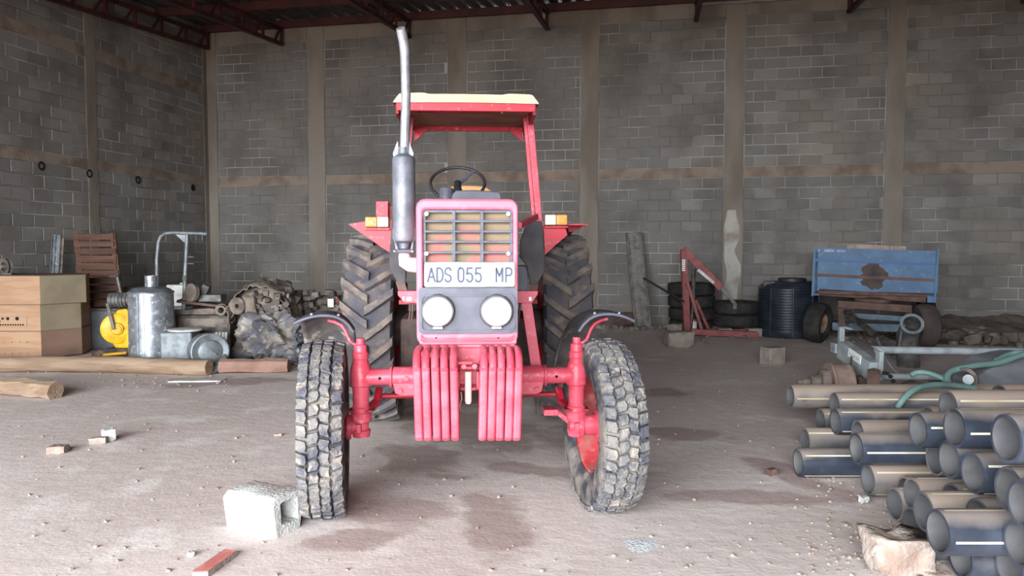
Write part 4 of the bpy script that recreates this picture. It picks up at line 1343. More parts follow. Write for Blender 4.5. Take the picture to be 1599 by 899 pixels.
BYD = 10.15
cA, cB, cC = gd(-60, 564), gd(63, 564), gd(127, 557)
cA.y = cB.y = BYD
cB.x = at(63, 500, BYD).x
cA.x = at(-60, 500, BYD).x
cC = at(127, 500, BYD + 0.42)
back = [Vector((cC.x - 0.15, cC.y + 0.5, 0)), Vector((cA.x, cA.y + 0.95, 0))]
poly = [cA, cB, cC] + back
zb = [0.02, 0.395, 0.76]
hh = [0.365, 0.355, 0.385]
labs = ['bottom board cabinet of the stack, nail-studded front, brown end panel', 'middle board cabinet of the stack, with a panel of round holes', 'topmost board cabinet of the stack, plain with a thin overhanging lid']
cab_mats = [(M_PLY, M_PLYBR), (M_PLY, M_PLYSIDE), (M_PLY, M_PLYSIDE)]  # end faces darker than the fronts: their shade is put into the colour
for k in range(3):
    P = [Vector(p) for p in poly]
    if k == 2:
        P[1] = P[1] + Vector((0.02, -0.02, 0))
        P[2] = at(136, 500, BYD + 0.42)
    e = empty('wooden_cabinet', (P[1].x, P[1].y, zb[k]), 0, labs[k], 'cabinet', 'stacked board cabinets')
    Q = [p - Vector((P[1].x, P[1].y, 0)) for p in P]
    board_box('cabinet_body', Q, 0.0, hh[k], None, None).build('cabinet_body', [cab_mats[k][0], cab_mats[k][1], M_PLY], e, 0, bevel=0.004)
    lid = [p * 1.0 for p in Q]
    c = sum(lid, Vector()) / len(lid)
    lid = [c + (p - c) * 1.012 for p in lid]
    MB().prism([(p.x, p.y, hh[k]) for p in lid], (0, 0, 0.01)).build('cabinet_lid' if k == 2 else 'cabinet_rim', M_PLYBR, e, 0)
    if k == 1:
        x0 = at(41, 500, BYD).x - P[1].x
        pn = MB().box((x0 - 0.3, -0.004, 0.13), (0.62, 0.008, 0.15)).build('hole_panel', M_PLY, e, 0, bevel=0.002)
        for u, r in ((5, .016), (13, .022), (27.5, .026)):
            p = at(u, 502, BYD)
            MB().lathe([(0.0001, -0.002), (r, -0.002), (r, 0.004)], (p.x - P[1].x, -0.008, 0.17), (0, 1, 0), 16).build('vent_hole', M_HOLE, pn, 0)
        for i in range(14):
            p = at(-14 + i * 3.9, 511, BYD)
            MB().lathe([(0.0001, -0.002), (0.0125, -0.002), (0.0125, 0.004)], (p.x - P[1].x, -0.008, 0.085), (0, 1, 0), 10).build('vent_hole', M_HOLE, pn, 0)
        for i in range(4):
            p = at(-12 + i * 4.2, 506, BYD)
            MB().lathe([(0.0001, -0.002), (0.011, -0.002), (0.011, 0.004)], (p.x - P[1].x, -0.008, 0.13), (0, 1, 0), 10).build('vent_hole', M_HOLE, pn, 0)
    if k == 0:
        for zi in (0.06, 0.22):
            for i in range(5):
                p = at(-5 + i * 12, 540, BYD)
                MB().ball((p.x - P[1].x, -0.002, zi), 0.008, 6, 4).build('nail_head', M_DUSTY, e, 0)

# ring clamp on the cabinets
p = at(8, 427, BYD + 0.3)
e = empty('pulley', (p.x, p.y, 1.155), 0, 'dusty black pulley wheel lying on the topmost board cabinet', 'pulley')
MB().lathe([(0.1, -0.03), (0.115, -0.03), (0.095, 0), (0.115, 0.03), (0.1, 0.03), (0.06, 0.015), (0.06, -0.015)], (0, 0, 0.115), (0.3, 1, 0), 24, cap=False, closed=True).build('pulley_wheel', M_DARKM, e, 40)
MB().cyl((-0.02, -0.06, 0.115), (0.02, 0.06, 0.115), 0.03, n=12).build('pulley_hub', M_DUSTY, e, 40)
MB().box((0.03, 0.0, 0.012), (0.2, 0.12, 0.024)).build('pulley_base', M_DARKM, e, 0)

def leaning(name, pts_bottom, pts_top, thick, m, label, cat):
    pass

# metal strips leaning on the side wall
for i, (u0, u1, vt, m, lab) in enumerate(((83, 88, 366, M_GALVD, 'dull grey metal strip leaning on the side wall, leftmost of three'), (88, 94, 367, M_GALV, 'bright metal strip leaning on the side wall, middle of three'), (96, 100, 371, M_DUSTY, 'thin dusty metal strip leaning on the side wall, rightmost of three'))):
    Yt = 11.85
    a, b = at(u0, vt, Yt), at(u1, vt, Yt)
    q = MB()
    w = b.x - a.x
    foot = Vector((a.x + 0.12, Yt - 0.45, 0.0))
    q.prism([(foot.x, foot.y, 0), (foot.x + w, foot.y, 0), (b.x, Yt, b.z), (a.x, Yt, a.z)], (0, 0.012, 0))
    q.prism([(foot.x, foot.y, 0), (foot.x + 0.008, foot.y, 0), (a.x + 0.008, Yt, a.z), (a.x, Yt, a.z)], (0, -0.03, 0))
    o = q.build('metal_strip', m, None, 0)
    tag(o, lab, 'metal strip', 'metal strips by the side wall')

# grey steel locker base and slatted shutter leaning above it
p = at(160, 530, 11.0)
lk = empty('steel_chest', (p.x, 11.35, 0), 0, 'low dark grey steel chest behind the board cabinets', 'chest')
MB().box((0, 0, 0.3), (0.85, 0.5, 0.58)).build('chest_body', mat('grey_steel_chest', S(92, 96, 98), 0.6, var=S(76, 78, 80), vs=4), lk, 0, bevel=0.01)
MB().box((0, 0, 0.61), (0.9, 0.54, 0.03)).build('chest_lid', M_DARKM, lk, 0, bevel=0.006)
pt, pb = at(152, 364, 11.75), at(158, 476, 11.35)
pal = empty('slatted_shutter', (pb.x, pb.y, 0.63), 0, 'brown wooden slatted shutter leaning on the side wall above the steel chest', 'shutter')
lean = Vector((pt.x - pb.x, pt.y - pb.y - 0.12, pt.z - 0.63))
hw_ = 0.31
NS = 10
for i in range(NS):
    f0, f1 = (i + 0.06) / NS, (i + 0.90) / NS
    cpt = lean * ((f0 + f1) / 2)
    b = MB()
    a0, a1 = lean * f0, lean * f1
    j0 = 0.012 * math.sin(i * 2.1)
    b.prism([(a0.x - hw_ + j0, a0.y, a0.z), (a0.x + hw_ + j0, a0.y, a0.z + 0.012 * math.sin(i)), (a1.x + hw_ + j0, a1.y, a1.z), (a1.x - hw_ + j0, a1.y, a1.z)], (0, 0.022, 0))
    b.build('slat', M_SLAT, pal, 0, bevel=0.003)
for s in (-1, 1):
    MB().prism([(s * hw_ * 0.92 - 0.04, 0.025, 0), (s * hw_ * 0.92 + 0.04, 0.025, 0), (lean.x + s * hw_ * 0.92 + 0.04, lean.y + 0.025, lean.z), (lean.x + s * hw_ * 0.92 - 0.04, lean.y + 0.025, lean.z)], (0, 0.04, 0)).build('stile', M_SLAT, pal, 0)

# reddish beam at the side wall
a, b = at(186, 453, 11.9), at(300, 452, 12.6)
rbm = empty('rusty_beam', (a.x, a.y, 0), 0, 'long rusty red beam on posts behind the galvanised drum', 'beam')
MB().bar((0, 0, a.z - 0.02), (b.x - a.x, b.y - a.y, a.z - 0.02), 0.1, 0.13).build('beam_bar', M_RUSTB, rbm, 0, bevel=0.005)
for f in (0.1, 0.85):
    MB().box(((b.x - a.x) * f, (b.y - a.y) * f, (a.z - 0.085) / 2), (0.09, 0.09, a.z - 0.085)).build('beam_post', M_RUSTB, rbm, 0)

# yellow machine
p = at(190, 548, 10.55)
ym = empty('compactor', (p.x, 10.55, 0), 0, 'yellow belt-driven machine with grey motor beside the galvanised drum', 'machine')
MB().prism([(-0.02, -0.14, 0.12), (0.2, -0.14, 0.12), (0.22, -0.14, 0.62), (0.14, -0.14, 0.68), (0.02, -0.14, 0.66), (-0.08, -0.14, 0.52), (-0.08, -0.14, 0.25)], (0, 0.28, 0)).build('machine_body', M_YEL, ym, 0, bevel=0.02)
pc = at(183.5, 513, 10.38) - Vector((p.x, 10.55, 0))
gd_ = MB().lathe([(0.0001, -0.05), (0.07, -0.05), (0.09, -0.02), (0.19, -0.015), (0.215, 0.0), (0.215, 0.08), (0.19, 0.09)], pc, (-0.45, 1, 0), 32).build('belt_guard', M_YEL, ym, 35)
MB().lathe([(0.0001, -0.07), (0.05, -0.068), (0.055, -0.05)], pc, (-0.45, 1, 0), 18).build('guard_boss', M_YEL, gd_, 35)
MB().bar(pc + Vector((-0.0, -0.1, 0.0)), pc + Vector((-0.1, -0.06, 0.36)), 0.045, 0.02, up=(0, 1, 0)).build('lever', M_GREYM, ym, 0, bevel=0.004)
MB().cyl((-0.14, 0, 0.79), (0.22, 0.02, 0.8), 0.105, n=20).build('motor', M_GREYM, ym, 35)
for k in range(6):
    MB().cyl((-0.1 + k * 0.05, 0, 0.79), (-0.08 + k * 0.05, 0, 0.79), 0.112, n=20).build('motor_fin', M_GREYM, ym, 35)
MB().bar((0.02, 0, 0.88), (-0.03, 0, 1.15), 0.05, 0.03).build('handle_post', M_GREYM, ym, 0, bevel=0.004)
MB().box((-0.07, 0, 1.13), (0.14, 0.05, 0.04)).build('handle_grip', M_BLACK, ym, 0, bevel=0.01)
MB().box((0.05, 0, 0.06), (0.42, 0.4, 0.12)).build('base_plate', M_DARKM, ym, 0, bevel=0.01)
for x, z in ((0.16, 0.45), (0.16, 0.36), (0.2, 0.3)):
    MB().cyl((x, -0.17, z), (x, -0.13, z), 0.035, n=10).build('machine_port', M_YEL, ym, 30)
p = at(150, 560, 9.95)
ro = empty('roller_wheel', (p.x, 9.95, 0), 0.3, 'small rusty roller wheel on a yellow shaft on the floor', 'roller')
MB().lathe([(0.03, -0.05), (0.085, -0.05), (0.07, -0.02), (0.07, 0.02), (0.085, 0.05), (0.03, 0.05)], (0, 0, 0.085), (1, 0.25, 0), 20, cap=False, closed=True).build('roller', M_RUSTB, ro, 35)
MB().cyl((0.02, 0, 0.085), (0.36, 0.05, 0.1), 0.02, n=10).build('shaft', M_YEL, ro, 35)

# galvanised drum with a neck
p = at(238.5, 567, 9.8)
dr = empty('galvanised_drum', (p.x, 9.8, 0.0), 0, 'tall galvanised sheet drum with a narrow neck and bright seam', 'drum')
k = px(9.8)
MB().lathe([(32.5 * k, 0.02), (33.5 * k, 0.03), (33 * k, 0.55), (32.5 * k, 0.94)], (0, 0, 0), (0, 0, 1), 40, cap=False).build('drum_body', M_GALV, dr, 35)
MB().lathe([(34 * k, 0.94), (33.6 * k, 0.955), (26 * k, 1.0), (12 * k, 1.02), (0.0001, 1.025)], (0, 0, 0), (0, 0, 1), 40).build('drum_top', M_GALVD, dr, 40)
MB().lathe([(9 * k, 1.0), (9 * k, 1.165), (8 * k, 1.165), (8 * k, 1.02)], (0.005, 0, 0), (0, 0, 1), 24, cap=False).build('neck', M_GALV, dr, 40)
MB().box((0.0, 0, 0.01), (0.6, 0.56, 0.02)).build('drum_base', M_RUSTB, dr, 0)
MB().bar((-0.05, -33.5 * k, 0.03), (-0.04, -33 * k, 0.94), 0.02, 0.008, up=(0, 1, 0)).build('seam', M_GALVD, dr, 0)
MB().bar((0.03, -33.6 * k, 0.03), (0.03, -33.1 * k, 0.94), 0.02, 0.008, up=(0, 1, 0)).build('seam', M_CHROME, dr, 0)

# bent pipe stand
YS = 10.35
st = [at(243, 450, YS), at(245, 405, YS), at(247.5, 378, YS), at(251, 369, YS), at(258, 364.5, YS), at(268, 363, YS), at(300, 364, YS), at(324, 365, YS)]
st[0].z = 0.0
base = Vector((at(285, 560, YS).x, YS, 0))
ps = empty('pipe_stand', base, 0, 'bent grey pipe stand rising behind the galvanised drum', 'stand')
MB().tube([q - base for q in st], 0.026, 12).build('bent_pipe', M_GALVD, ps, 50)
pa, pb = at(292.5, 366, YS), at(284, 545, YS)
pb.z = 0.0
MB().tube([pa - base, at(289, 432, YS) - base, pb - base], 0.027, 12).build('upright', M_GALVD, ps, 50)
MB().tube([at(289, 430, YS) - base, at(288.5, 438, YS) - base], 0.036, 12).build('pipe_coupling', M_DARKM, ps, 50)
MB().prism([q - base for q in (at(274, 366, YS), at(292, 367, YS), at(291.5, 381, YS), at(287, 378, YS))], (0, 0.015, 0)).build('gusset_plate', M_GALVD, ps, 0)
for v in (401, 411.5):
    MB().tube([at(292, v, YS) - base, at(303, v, YS) - base], 0.007, 6).build('peg', M_GALVD, ps, 40)
for u in (306, 316):
    MB().tube([at(u, 364, YS) - base, at(u, 375, YS) - base], 0.006, 6).build('peg', M_GALVD, ps, 40)

# square galvanised bin with lid
p = at(285, 565, 9.75)
gb = empty('galvanised_bin', (p.x, 9.75, 0.0), 0.1, 'square galvanised bin with a round pale lid, beside the tall drum', 'bin')
MB().box((-0.02, 0, 0.24), (0.40, 0.36, 0.40)).build('bin_body', M_GALVD, gb, 0, bevel=0.02)
MB().lathe([(0.0001, 0.48), (0.16, 0.478), (0.215, 0.468), (0.215, 0.45), (0.2, 0.44)], (0.05, 0, 0), (0, 0, 1), 28).build('bin_lid', M_WHITEOLD, gb, 40)
MB().box((-0.02, 0, 0.02), (0.38, 0.34, 0.04)).build('bin_base', M_DARKM, gb, 0)
# round galvanised tub on its side
p = at(326, 578, 9.3)
tu = empty('metal_tub', (p.x, 9.3, 0), 0, 'round galvanised tub lying on its side before the scrap', 'tub')
axd = Vector((0.55, -0.83, 0.05)).normalized()
o0 = Vector((0.0, 0.0, 0.235))
MB().lathe([(0.222, -0.17), (0.225, 0.0), (0.23, 0.12), (0.215, 0.125), (0.15, 0.105), (0.14, 0.13), (0.09, 0.15), (0.0001, 0.155)], o0, axd, 36).build('tub_body', M_GALVD, tu, 30)
MB().bar(o0 + axd * 0.165 + Vector((-0.03, 0, 0.05)), o0 + axd * 0.165 + Vector((0.06, 0.03, -0.04)), 0.02, 0.02).build('tub_handle', M_DUSTY, tu, 0, bevel=0.004)
p = at(352, 575, 9.2)
o = MB().prism([at(322, 590, 8.9) + Vector((0, 0, 0)), at(358, 570, 9.05), at(349, 553, 9.25), at(334, 572, 9.15)], (0.0, 0.02, 0.012)).build('metal_flap', M_GALVD, None, 0)
tag(o, 'small bent sheet metal flap propped against the metal tub', 'sheet metal')

# timbers on the floor
def timber(name, pts, r, m, label, seed, flat=0.8, n=12):
    mb = MB()
    P = [Vector(q) for q in pts]
    dense = []
    for i in range(len(P) - 1):
        for k in range(6):
            dense.append(P[i].lerp(P[i + 1], k / 6))
    dense.append(P[-1])
    R = [r * (1 + 0.12 * noise.noise(Vector((i * 0.35, seed, 0)))) for i in range(len(dense))]
    mb.tube(dense, R, n)
    for i, v in enumerate(mb.v):
        w = Vector(v)
        d = noise.noise(w * 7 + Vector((seed, 0, 0))) * r * 0.22
        mb.v[i] = (v[0], v[1] + d, max(0.0, v[2] * 1.0 + d * 0.6))
    return tag(mb.build(name, m, None, 40), label, 'timber', 'timbers on the floor')
timber('timber_log', [(-7.6, 9.15, 0.1), (gd(150, 585).x, 9.1, 0.1), (gd(322, 588).x, 8.88, 0.09)], 0.1, M_LOG, 'long pale timber log lying before the board cabinets and drum', 1.0)
timber('timber_log', [(gd(338, 585).x, 9.05, 0.085), (gd(446, 584).x, 9.1, 0.08)], 0.09, M_LOGR, 'short reddish timber lying before the bundle of black sacks', 2.0, n=8)
a = gd(-40, 612)
timber('timber_log', [(a.x, 7.75, 0.1), (gd(50, 612).x, 7.65, 0.09), (gd(94, 620).x, 7.5, 0.075)], 0.095, M_LOG, 'split timber end lying on the open floor, nearest of the logs', 3.0, n=8)
tag(MB().prism([gd(262, 597), gd(345, 596), gd(357, 590.5), gd(348, 590), gd(262, 593)], (0, 0, 0.015)).build('wood_lath', M_WHITEOLD, None, 0), 'thin pale lath flat on the floor in front of the log', 'lath')

# scrap between tub and engine
def base_thing(name, u, v, Y, label, cat, group=None, z=0.0):
    p = at(u, v, Y)
    return empty(name, (p.x, Y, z), 0, label, cat, group)
c1 = base_thing('scrap_crate', 325, 560, 10.4, 'low dark crate carrying scrap plates beside the pipe stand', 'crate')
MB().box((0.0, 0.1, 0.30), (0.75, 0.5, 0.6)).build('crate_body', M_DARKM, c1, 0, bevel=0.01)
MB().box((0.0, -0.16, 0.5), (0.7, 0.02, 0.12)).build('crate_slat', M_DUSTY, c1, 0)
MB().box((0.0, -0.16, 0.25), (0.7, 0.02, 0.12)).build('crate_slat', M_DUSTY, c1, 0)
x0 = c1.location.x
def put(name, mb, m, loc, label, cat, group=None, smooth=35, bevel=0, rot=None):
    return tag(mb.build(name, m, None, smooth, bevel=bevel, loc=loc, rot=rot), label, cat, group)
put('channel_plate', MB().prism([(-0.36, -0.1, 0), (0.34, -0.1, 0), (0.4, -0.1, 0.05), (0.1, -0.1, 0.09), (-0.36, -0.1, 0.06)], (0, 0.35, 0)), M_DUSTY, (x0 - 0.02, 10.4, 0.605), 'dusty bent channel lying on the scrap crate', 'scrap metal', 'scrap on the crate', 0, 0.01)
put('scrap_plate', MB().box((0, 0, 0.02), (0.62, 0.3, 0.035), (0.0, 0.14, 0.2)), M_RUSTB, (x0 - 0.06, 10.4, 0.735), 'rust brown flat plate on top of the bent channel', 'scrap metal', 'scrap on the crate', 0, 0.004)
put('round_cover', MB().lathe([(0.0001, -0.04), (0.1, -0.035), (0.125, -0.01), (0.13, 0.05), (0.11, 0.06)], (0, 0, 0.13), (-0.5, -0.85, 0.15), 28), M_TARP, (at(302, 470, 10.3).x, 10.3, 0.775), 'round dusty cover standing on the scrap plates', 'cover')
put('metal_box', MB().box((0, 0, 0.05), (0.32, 0.22, 0.1)).box((-0.1, 0, 0.17), (0.1, 0.12, 0.16), (0.3, 0.5, 0.2)), M_GREYM, (at(332, 470, 10.45).x, 10.45, 0.78), 'small grey metal box with a loose block on the scrap plates', 'box', None, 0, 0.01)
pc = at(346, 497, 10.15)
put('coupling', MB().lathe([(0.05, -0.09), (0.085, -0.09), (0.085, -0.03), (0.065, -0.02), (0.065, 0.09), (0.04, 0.09)], (0, 0, 0.085), (0.3, -1, 0.0), 20, cap=False, closed=True), M_DUSTY, (pc.x, 10.15, 0.60), 'dusty ring coupling on the corner of the scrap crate', 'coupling')
put('ribbed_sheet', MB().grid(lambda a, b: (0.22 * (a - .5) * (1 - 0.2 * b) , 0.03 * math.sin(a * 25) - 0.12 * (1 - b), 0.4 * b), 24, 1, thick=(0, 0.01, 0)), M_WHITEOLD, (at(342, 550, 9.85).x, 9.95, 0.0), 'pale ribbed panel leaning on the scrap crate', 'panel')
put('white_can', MB().box((0, 0, 0.16), (0.26, 0.2, 0.32)).cyl((0.06, 0, 0.32), (0.06, 0, 0.35), 0.03, n=12), M_WHITEOLD, (at(279, 500, 11.2).x, 11.2, 0.66), 'pale jerrycan seen behind the tall galvanised drum', 'can', None, 35, 0.02)
st2 = base_thing('low_trestle', 281, 520, 11.2, 'low grey trestle under the pale jerrycan', 'trestle')
MB().box((0, 0, 0.64), (0.6, 0.4, 0.04)).build('trestle_top', M_GREYM, st2, 0)
for sx in (-1, 1):
    for sy in (-1, 1):
        MB().box((sx * 0.26, sy * 0.16, 0.31), (0.05, 0.05, 0.62)).build('leg', M_GREYM, st2, 0)

# engine under canvas on the bundle of black sacks
p = at(422, 568, 9.9)
sk = blob('sack_bundle', M_SACK, (0.46, 0.38, 0.36), 2.4, 0.42, 2.6, 5, zcut=-0.6)
sk.location = (p.x - 0.02, 10.05, 0)
tag(sk, 'crumpled bundle of dusty black polythene under the canvas-draped engine', 'bundle')
sk2 = blob('sack_bundle', M_SACK, (0.15, 0.14, 0.14), 4.4, 0.3, 2.6, 4)
sk2.location = (at(462, 570, 9.75).x, 9.75, 0)
tag(sk2, 'small ribbed dark bundle at the end of the reddish timber', 'bundle')
p = at(410, 510, 10.25)
eg = empty('scrap_engine', (p.x, 10.35, 0.50), 0, 'old engine half wrapped in dusty canvas on top of the black sacks', 'engine')
egb = blob('engine_case', M_DARKM, (0.40, 0.26, 0.30), 6.1, 0.3, 3.0, 4, zcut=-0.75)
egb.parent = eg
egb.location = (0.02, 0.08, 0.0)
rnd = random.Random(2)
def off_e(u, v, Y=10.0):
    return at(u, v, Y) - Vector((p.x, 10.35, 0.50))
MB().lathe([(0.04, -0.05), (0.1, -0.05), (0.085, 0.0), (0.115, 0.02), (0.115, 0.06), (0.03, 0.06)], off_e(374, 477), (-0.25, -1, 0.0), 24, cap=False, closed=True).build('engine_pulley', M_DUSTY, eg, 35)
MB().lathe([(0.0001, -0.06), (0.16, -0.05), (0.19, 0.0), (0.19, 0.06)], off_e(416, 472, 10.1), (0.05, -1, 0.05), 28).build('bell_housing', M_DUSTY, eg, 35)
for k in range(48):
    u, v = rnd.uniform(388, 450), rnd.uniform(456, 504)
    q = off_e(u, v, rnd.uniform(9.97, 10.08))
    if k % 3:
        MB().box(q, (rnd.uniform(.03, .09), .06, rnd.uniform(.03, .08)), (rnd.uniform(-.5, .5),) * 3).build('engine_fitting', rnd.choice((M_DUSTY, M_DARKM, M_GREYM)), eg, 0, bevel=0.006)
    else:
        MB().cyl(q + Vector((0, -.05, 0)), q + Vector((0, .04, 0)), rnd.uniform(.015, .045), n=12).build('engine_fitting', rnd.choice((M_DUSTY, M_DARKM)), eg, 35)
for layer in range(2):
    cv = MB()
    def canvas(a, b, layer=layer):
        th = math.pi * (1.03 - 1.06 * a)
        k = 1.0 - 0.10 * layer
        nz_ = noise.noise(Vector((a * 7 + layer * 3, b * 3, 1)))
        fold = abs(noise.noise(Vector((a * 13 + layer * 5, b * 3, 4))))
        r = (0.45 + 0.06 * nz_ + 0.05 * fold) * k
        front = -0.30 + 0.10 * layer + 0.12 * noise.noise(Vector((a * 5 + layer * 9, 2.0, 0.5))) + 0.16 * abs(a - 0.5)
        y = front + (0.36 - front) * b
        drop = 1 - 0.16 * (1 - b) ** 2 - 0.3 * b ** 3
        return (0.01 + r * math.cos(th), y, max(0.0, (0.60 * k + 0.05 * nz_ + 0.06 * fold) * max(0, math.sin(th)) ** 0.8 * drop))
    cv.grid(canvas, 70, 16)
    cvo = cv.build('canvas_cover', M_TARP, eg, 26)
    sm = cvo.modifiers.new('solid', 'SOLIDIFY'); sm.thickness = 0.012
fp = MB()
def flap(a, b):
    q0, q1 = off_e(379, 462, 9.99), off_e(397, 462, 9.97)
    r0, r1 = off_e(386, 508, 9.98), off_e(405, 500, 9.95)
    m_ = off_e(393, 484, 9.93)
    t = q0.lerp(q1, a)
    u_ = r0.lerp(r1, a)
    q = t.lerp(u_, b)
    return q + Vector((0, -0.05 * math.sin(b * 3.1) * math.sin(a * 3.1) - 0.02, 0.02 * noise.noise(Vector((a * 4, b * 4, 3)))))
fp.grid(flap, 8, 10)
fpo = fp.build('canvas_flap', M_TARP, eg, 28)
sm = fpo.modifiers.new('solid', 'SOLIDIFY'); sm.thickness = 0.01
for pts in ([(428, 458), (440, 470), (452, 482), (454, 500)], [(398, 512), (425, 506), (452, 498)], [(362, 478), (372, 488), (380, 492)]):
    MB().tube([off_e(u, v, 9.98) for u, v in pts], 0.014, 8).build('engine_pipe', M_DARKM, eg, 50)

# second engine on a low bench, towards the tractor
p = at(505, 500, 10.9)
bn = empty('work_bench', (p.x, 11.0, 0), 0, 'low wooden bench carrying the dark engine block', 'bench')
MB().box((0, 0, 0.47), (1.1, 0.5, 0.05)).build('bench_top', M_DUSTY, bn, 0, bevel=0.004)
for sx in (-1, 1):
    for sy in (-1, 1):
        MB().box((sx * 0.48, sy * 0.18, 0.222), (0.07, 0.07, 0.444)).build('leg', M_DUSTY, bn, 0)
e2 = empty('engine_block', (p.x, 10.95, 0.495), 0, 'dark greasy engine block on the low bench beside the rear wheel', 'engine')
q2 = Vector((p.x, 10.95, 0.495))
MB().box((0.02, 0.05, 0.18), (0.78, 0.3, 0.3)).build('block_body', M_DARKM, e2, 0, bevel=0.03)
for u, r in ((466, 0.06), (486, 0.055)):
    c = at(u, 456, 10.9) - q2
    MB().lathe([(r * .8, -0.06), (r, -0.05), (r, 0.0), (r * 1.1, 0.01), (r * 1.1, 0.03), (0.0001, 0.035)], c, (0, 0, 1), 18).build('filter_cap', M_GREYM, e2, 35)
for k in range(16):
    c = at(rnd.uniform(462, 526), rnd.uniform(456, 492), 10.72) - q2
    MB().box(c, (rnd.uniform(.04, .13), .1, rnd.uniform(.03, .1)), (rnd.uniform(-.4, .4),) * 3).build('block_fitting', rnd.choice((M_DARKM, M_DUSTY, M_DARKM)), e2, 0, bevel=0.008)
MB().cyl(at(500, 471, 10.75) - q2, at(513, 470, 10.62) - q2, 0.05, n=16).build('shaft_end', M_DUSTY, e2, 35)
MB().box(at(516.5, 473, 10.6) - q2, (0.085, 0.02, 0.12)).build('white_tag', M_WHITEOLD, e2, 0)
MB().box(at(525.5, 467, 10.7) - q2, (0.05, 0.05, 0.09)).build('red_fitting', M_DKRED, e2, 0, bevel=0.01)
put('blue_bottle', MB().lathe([(0.05, 0), (0.055, 0.02), (0.055, 0.2), (0.03, 0.25), (0.03, 0.29), (0.0001, 0.29)], (0, 0, 0), (0, 0, 1), 16), M_BLUEP, (at(473, 530, 10.3).x, 10.3, 0.27), 'blue plastic bottle behind the tractor front wheel', 'bottle')
cr_ = base_thing('small_crate', 474, 560, 10.3, 'small dark crate under the blue bottle', 'crate')
MB().box((0, 0, 0.135), (0.3, 0.25, 0.27)).build('crate_body', M_DARKM, cr_, 0, bevel=0.006)

# ------------------------------------------------------------------ right side of the shed
class Thing:
    def __init__(self, name, u, v, Y, label, cat, group=None, z=0.0):
        p = at(u, v, Y)
        self.b = Vector((p.x, Y, z))
        self.e = empty(name, self.b, 0, label, cat, group)
    def o(self, u, v, Y):
        return at(u, v, Y) - self.b

# ribbed metal plank leaning on the back wall
Yb, Yt = 13.95, 14.35
T = Thing('perforated_plank', 1000, 505, Yb, 'tall grey perforated metal plank leaning against the back wall', 'plank')
B0, B1, A0, A1 = T.o(992, 505, Yb), T.o(1016, 504, Yb), T.o(978, 363, Yt), T.o(1000, 362, Yt)
B0.z = B1.z = 0.0
MB().add([B0, B1, A1, A0] + [q + Vector((0, 0.02, 0)) for q in (B0, B1, A1, A0)], [(0, 1, 2, 3), (7, 6, 5, 4), (0, 4, 5, 1), (1, 5, 6, 2), (2, 6, 7, 3), (3, 7, 4, 0)]).build('plank_sheet', M_DUSTY, T.e, 0)
for q0, q1 in ((B0, A0), (B1, A1)):
    MB().bar(q0 + Vector((0, -0.01, 0)), q1 + Vector((0, -0.01, 0)), 0.025, 0.05, up=(0, 1, 0)).build('plank_edge', M_GREYM, T.e, 0)
rib = MB()
for i in range(44):
    f = (i + 1) / 45.5
    l, r = B0.lerp(A0, f), B1.lerp(A1, f)
    for a, b in ((0.2, 0.46), (0.54, 0.8)):
        rib.bar(l.lerp(r, a) + Vector((0, -0.008, 0)), l.lerp(r, b) + Vector((0, -0.008, 0.012)), 0.016, 0.014, up=(0, 1, 0))
rib.build('plank_ribs', M_GALVD, T.e, 0)['kind'] = 'stuff'
o = MB().prism([at(950, 505, 14.1), at(990, 504, 14.1), at(989, 487, 14.35), at(950, 488, 14.35)], (0, 0.02, 0)).build('rusty_plate', M_RUSTB, None, 0)
for v in o.data.vertices:
    if v.co.z < 0.1:
        v.co.z = 0.0
tag(o, 'low rust brown plate propped against the back wall behind the mudguard', 'plate')

# car tyres
def car_tyre_mesh(R, w, rim):
    mb = MB()
    h = w / 2
    prof = [(rim, -h * 0.6), (rim + 0.03, -h * 0.85), (R - 0.09, -h), (R - 0.03, -h * 0.93), (R - 0.008, -h * 0.72)]
    for k in range(4):
        z = -h * 0.62 + k * h * 0.36
        prof += [(R, z), (R, z + h * 0.2), (R - 0.012, z + h * 0.23), (R - 0.012, z + h * 0.33)]
    prof += [(R - 0.008, h * 0.76), (R - 0.03, h * 0.93), (R - 0.09, h), (rim + 0.03, h * 0.85), (rim, h * 0.6), (rim + 0.06, h * 0.45), (R - 0.05, 0.0), (rim + 0.06, -h * 0.45)]
    mb.lathe(prof, (0, 0, h), (0, 0, 1), 40, cap=False, closed=True)
    return mb
ct = car_tyre_mesh(0.42, 0.222, 0.24)
first = None
YT = 13.5
for i in range(4):
    lab = ['bottom tyre of the four-high black tyre stack behind the red crane', 'second tyre from the floor in the four-high black stack', 'third tyre from the floor in the four-high black stack', 'top tyre of the four-high black tyre stack by the back wall'][i]
    c = at(1081.5 - 1.0 * i, 480, YT)
    loc = (c.x, YT, 0.012 + i * 0.224)
    o = ct.build('car_tyre', M_RUBDK, None, 35, loc=loc) if first is None else link_copy(first, 'car_tyre', None, loc, (0, 0, i))
    first = first or o
    tag(o, lab, 'tyre', 'stacked old tyres')
for i in range(2):
    c = at(1150, 480, 13.25)
    o = link_copy(first, 'car_tyre', None, (c.x, 13.25, 0.142 + i * 0.224), (0, 0, 1 + i))
    tag(o, ['lower of the two tyres resting on blocks beside the water tank', 'upper of the two tyres resting on blocks beside the water tank'][i], 'tyre', 'stacked old tyres')
for u, lab in ((1128, 'pale block under the two stacked tyres, towards the crane mast'), (1174, 'pale block under the two stacked tyres, towards the water tank')):
    c = at(u, 510, 13.0)
    o = MB().box((0, 0, 0.07), (0.24, 0.5, 0.14)).build('support_block', M_GBLOCK, None, 0, bevel=0.01, loc=(c.x, 13.05, 0))
    tag(o, lab, 'block')

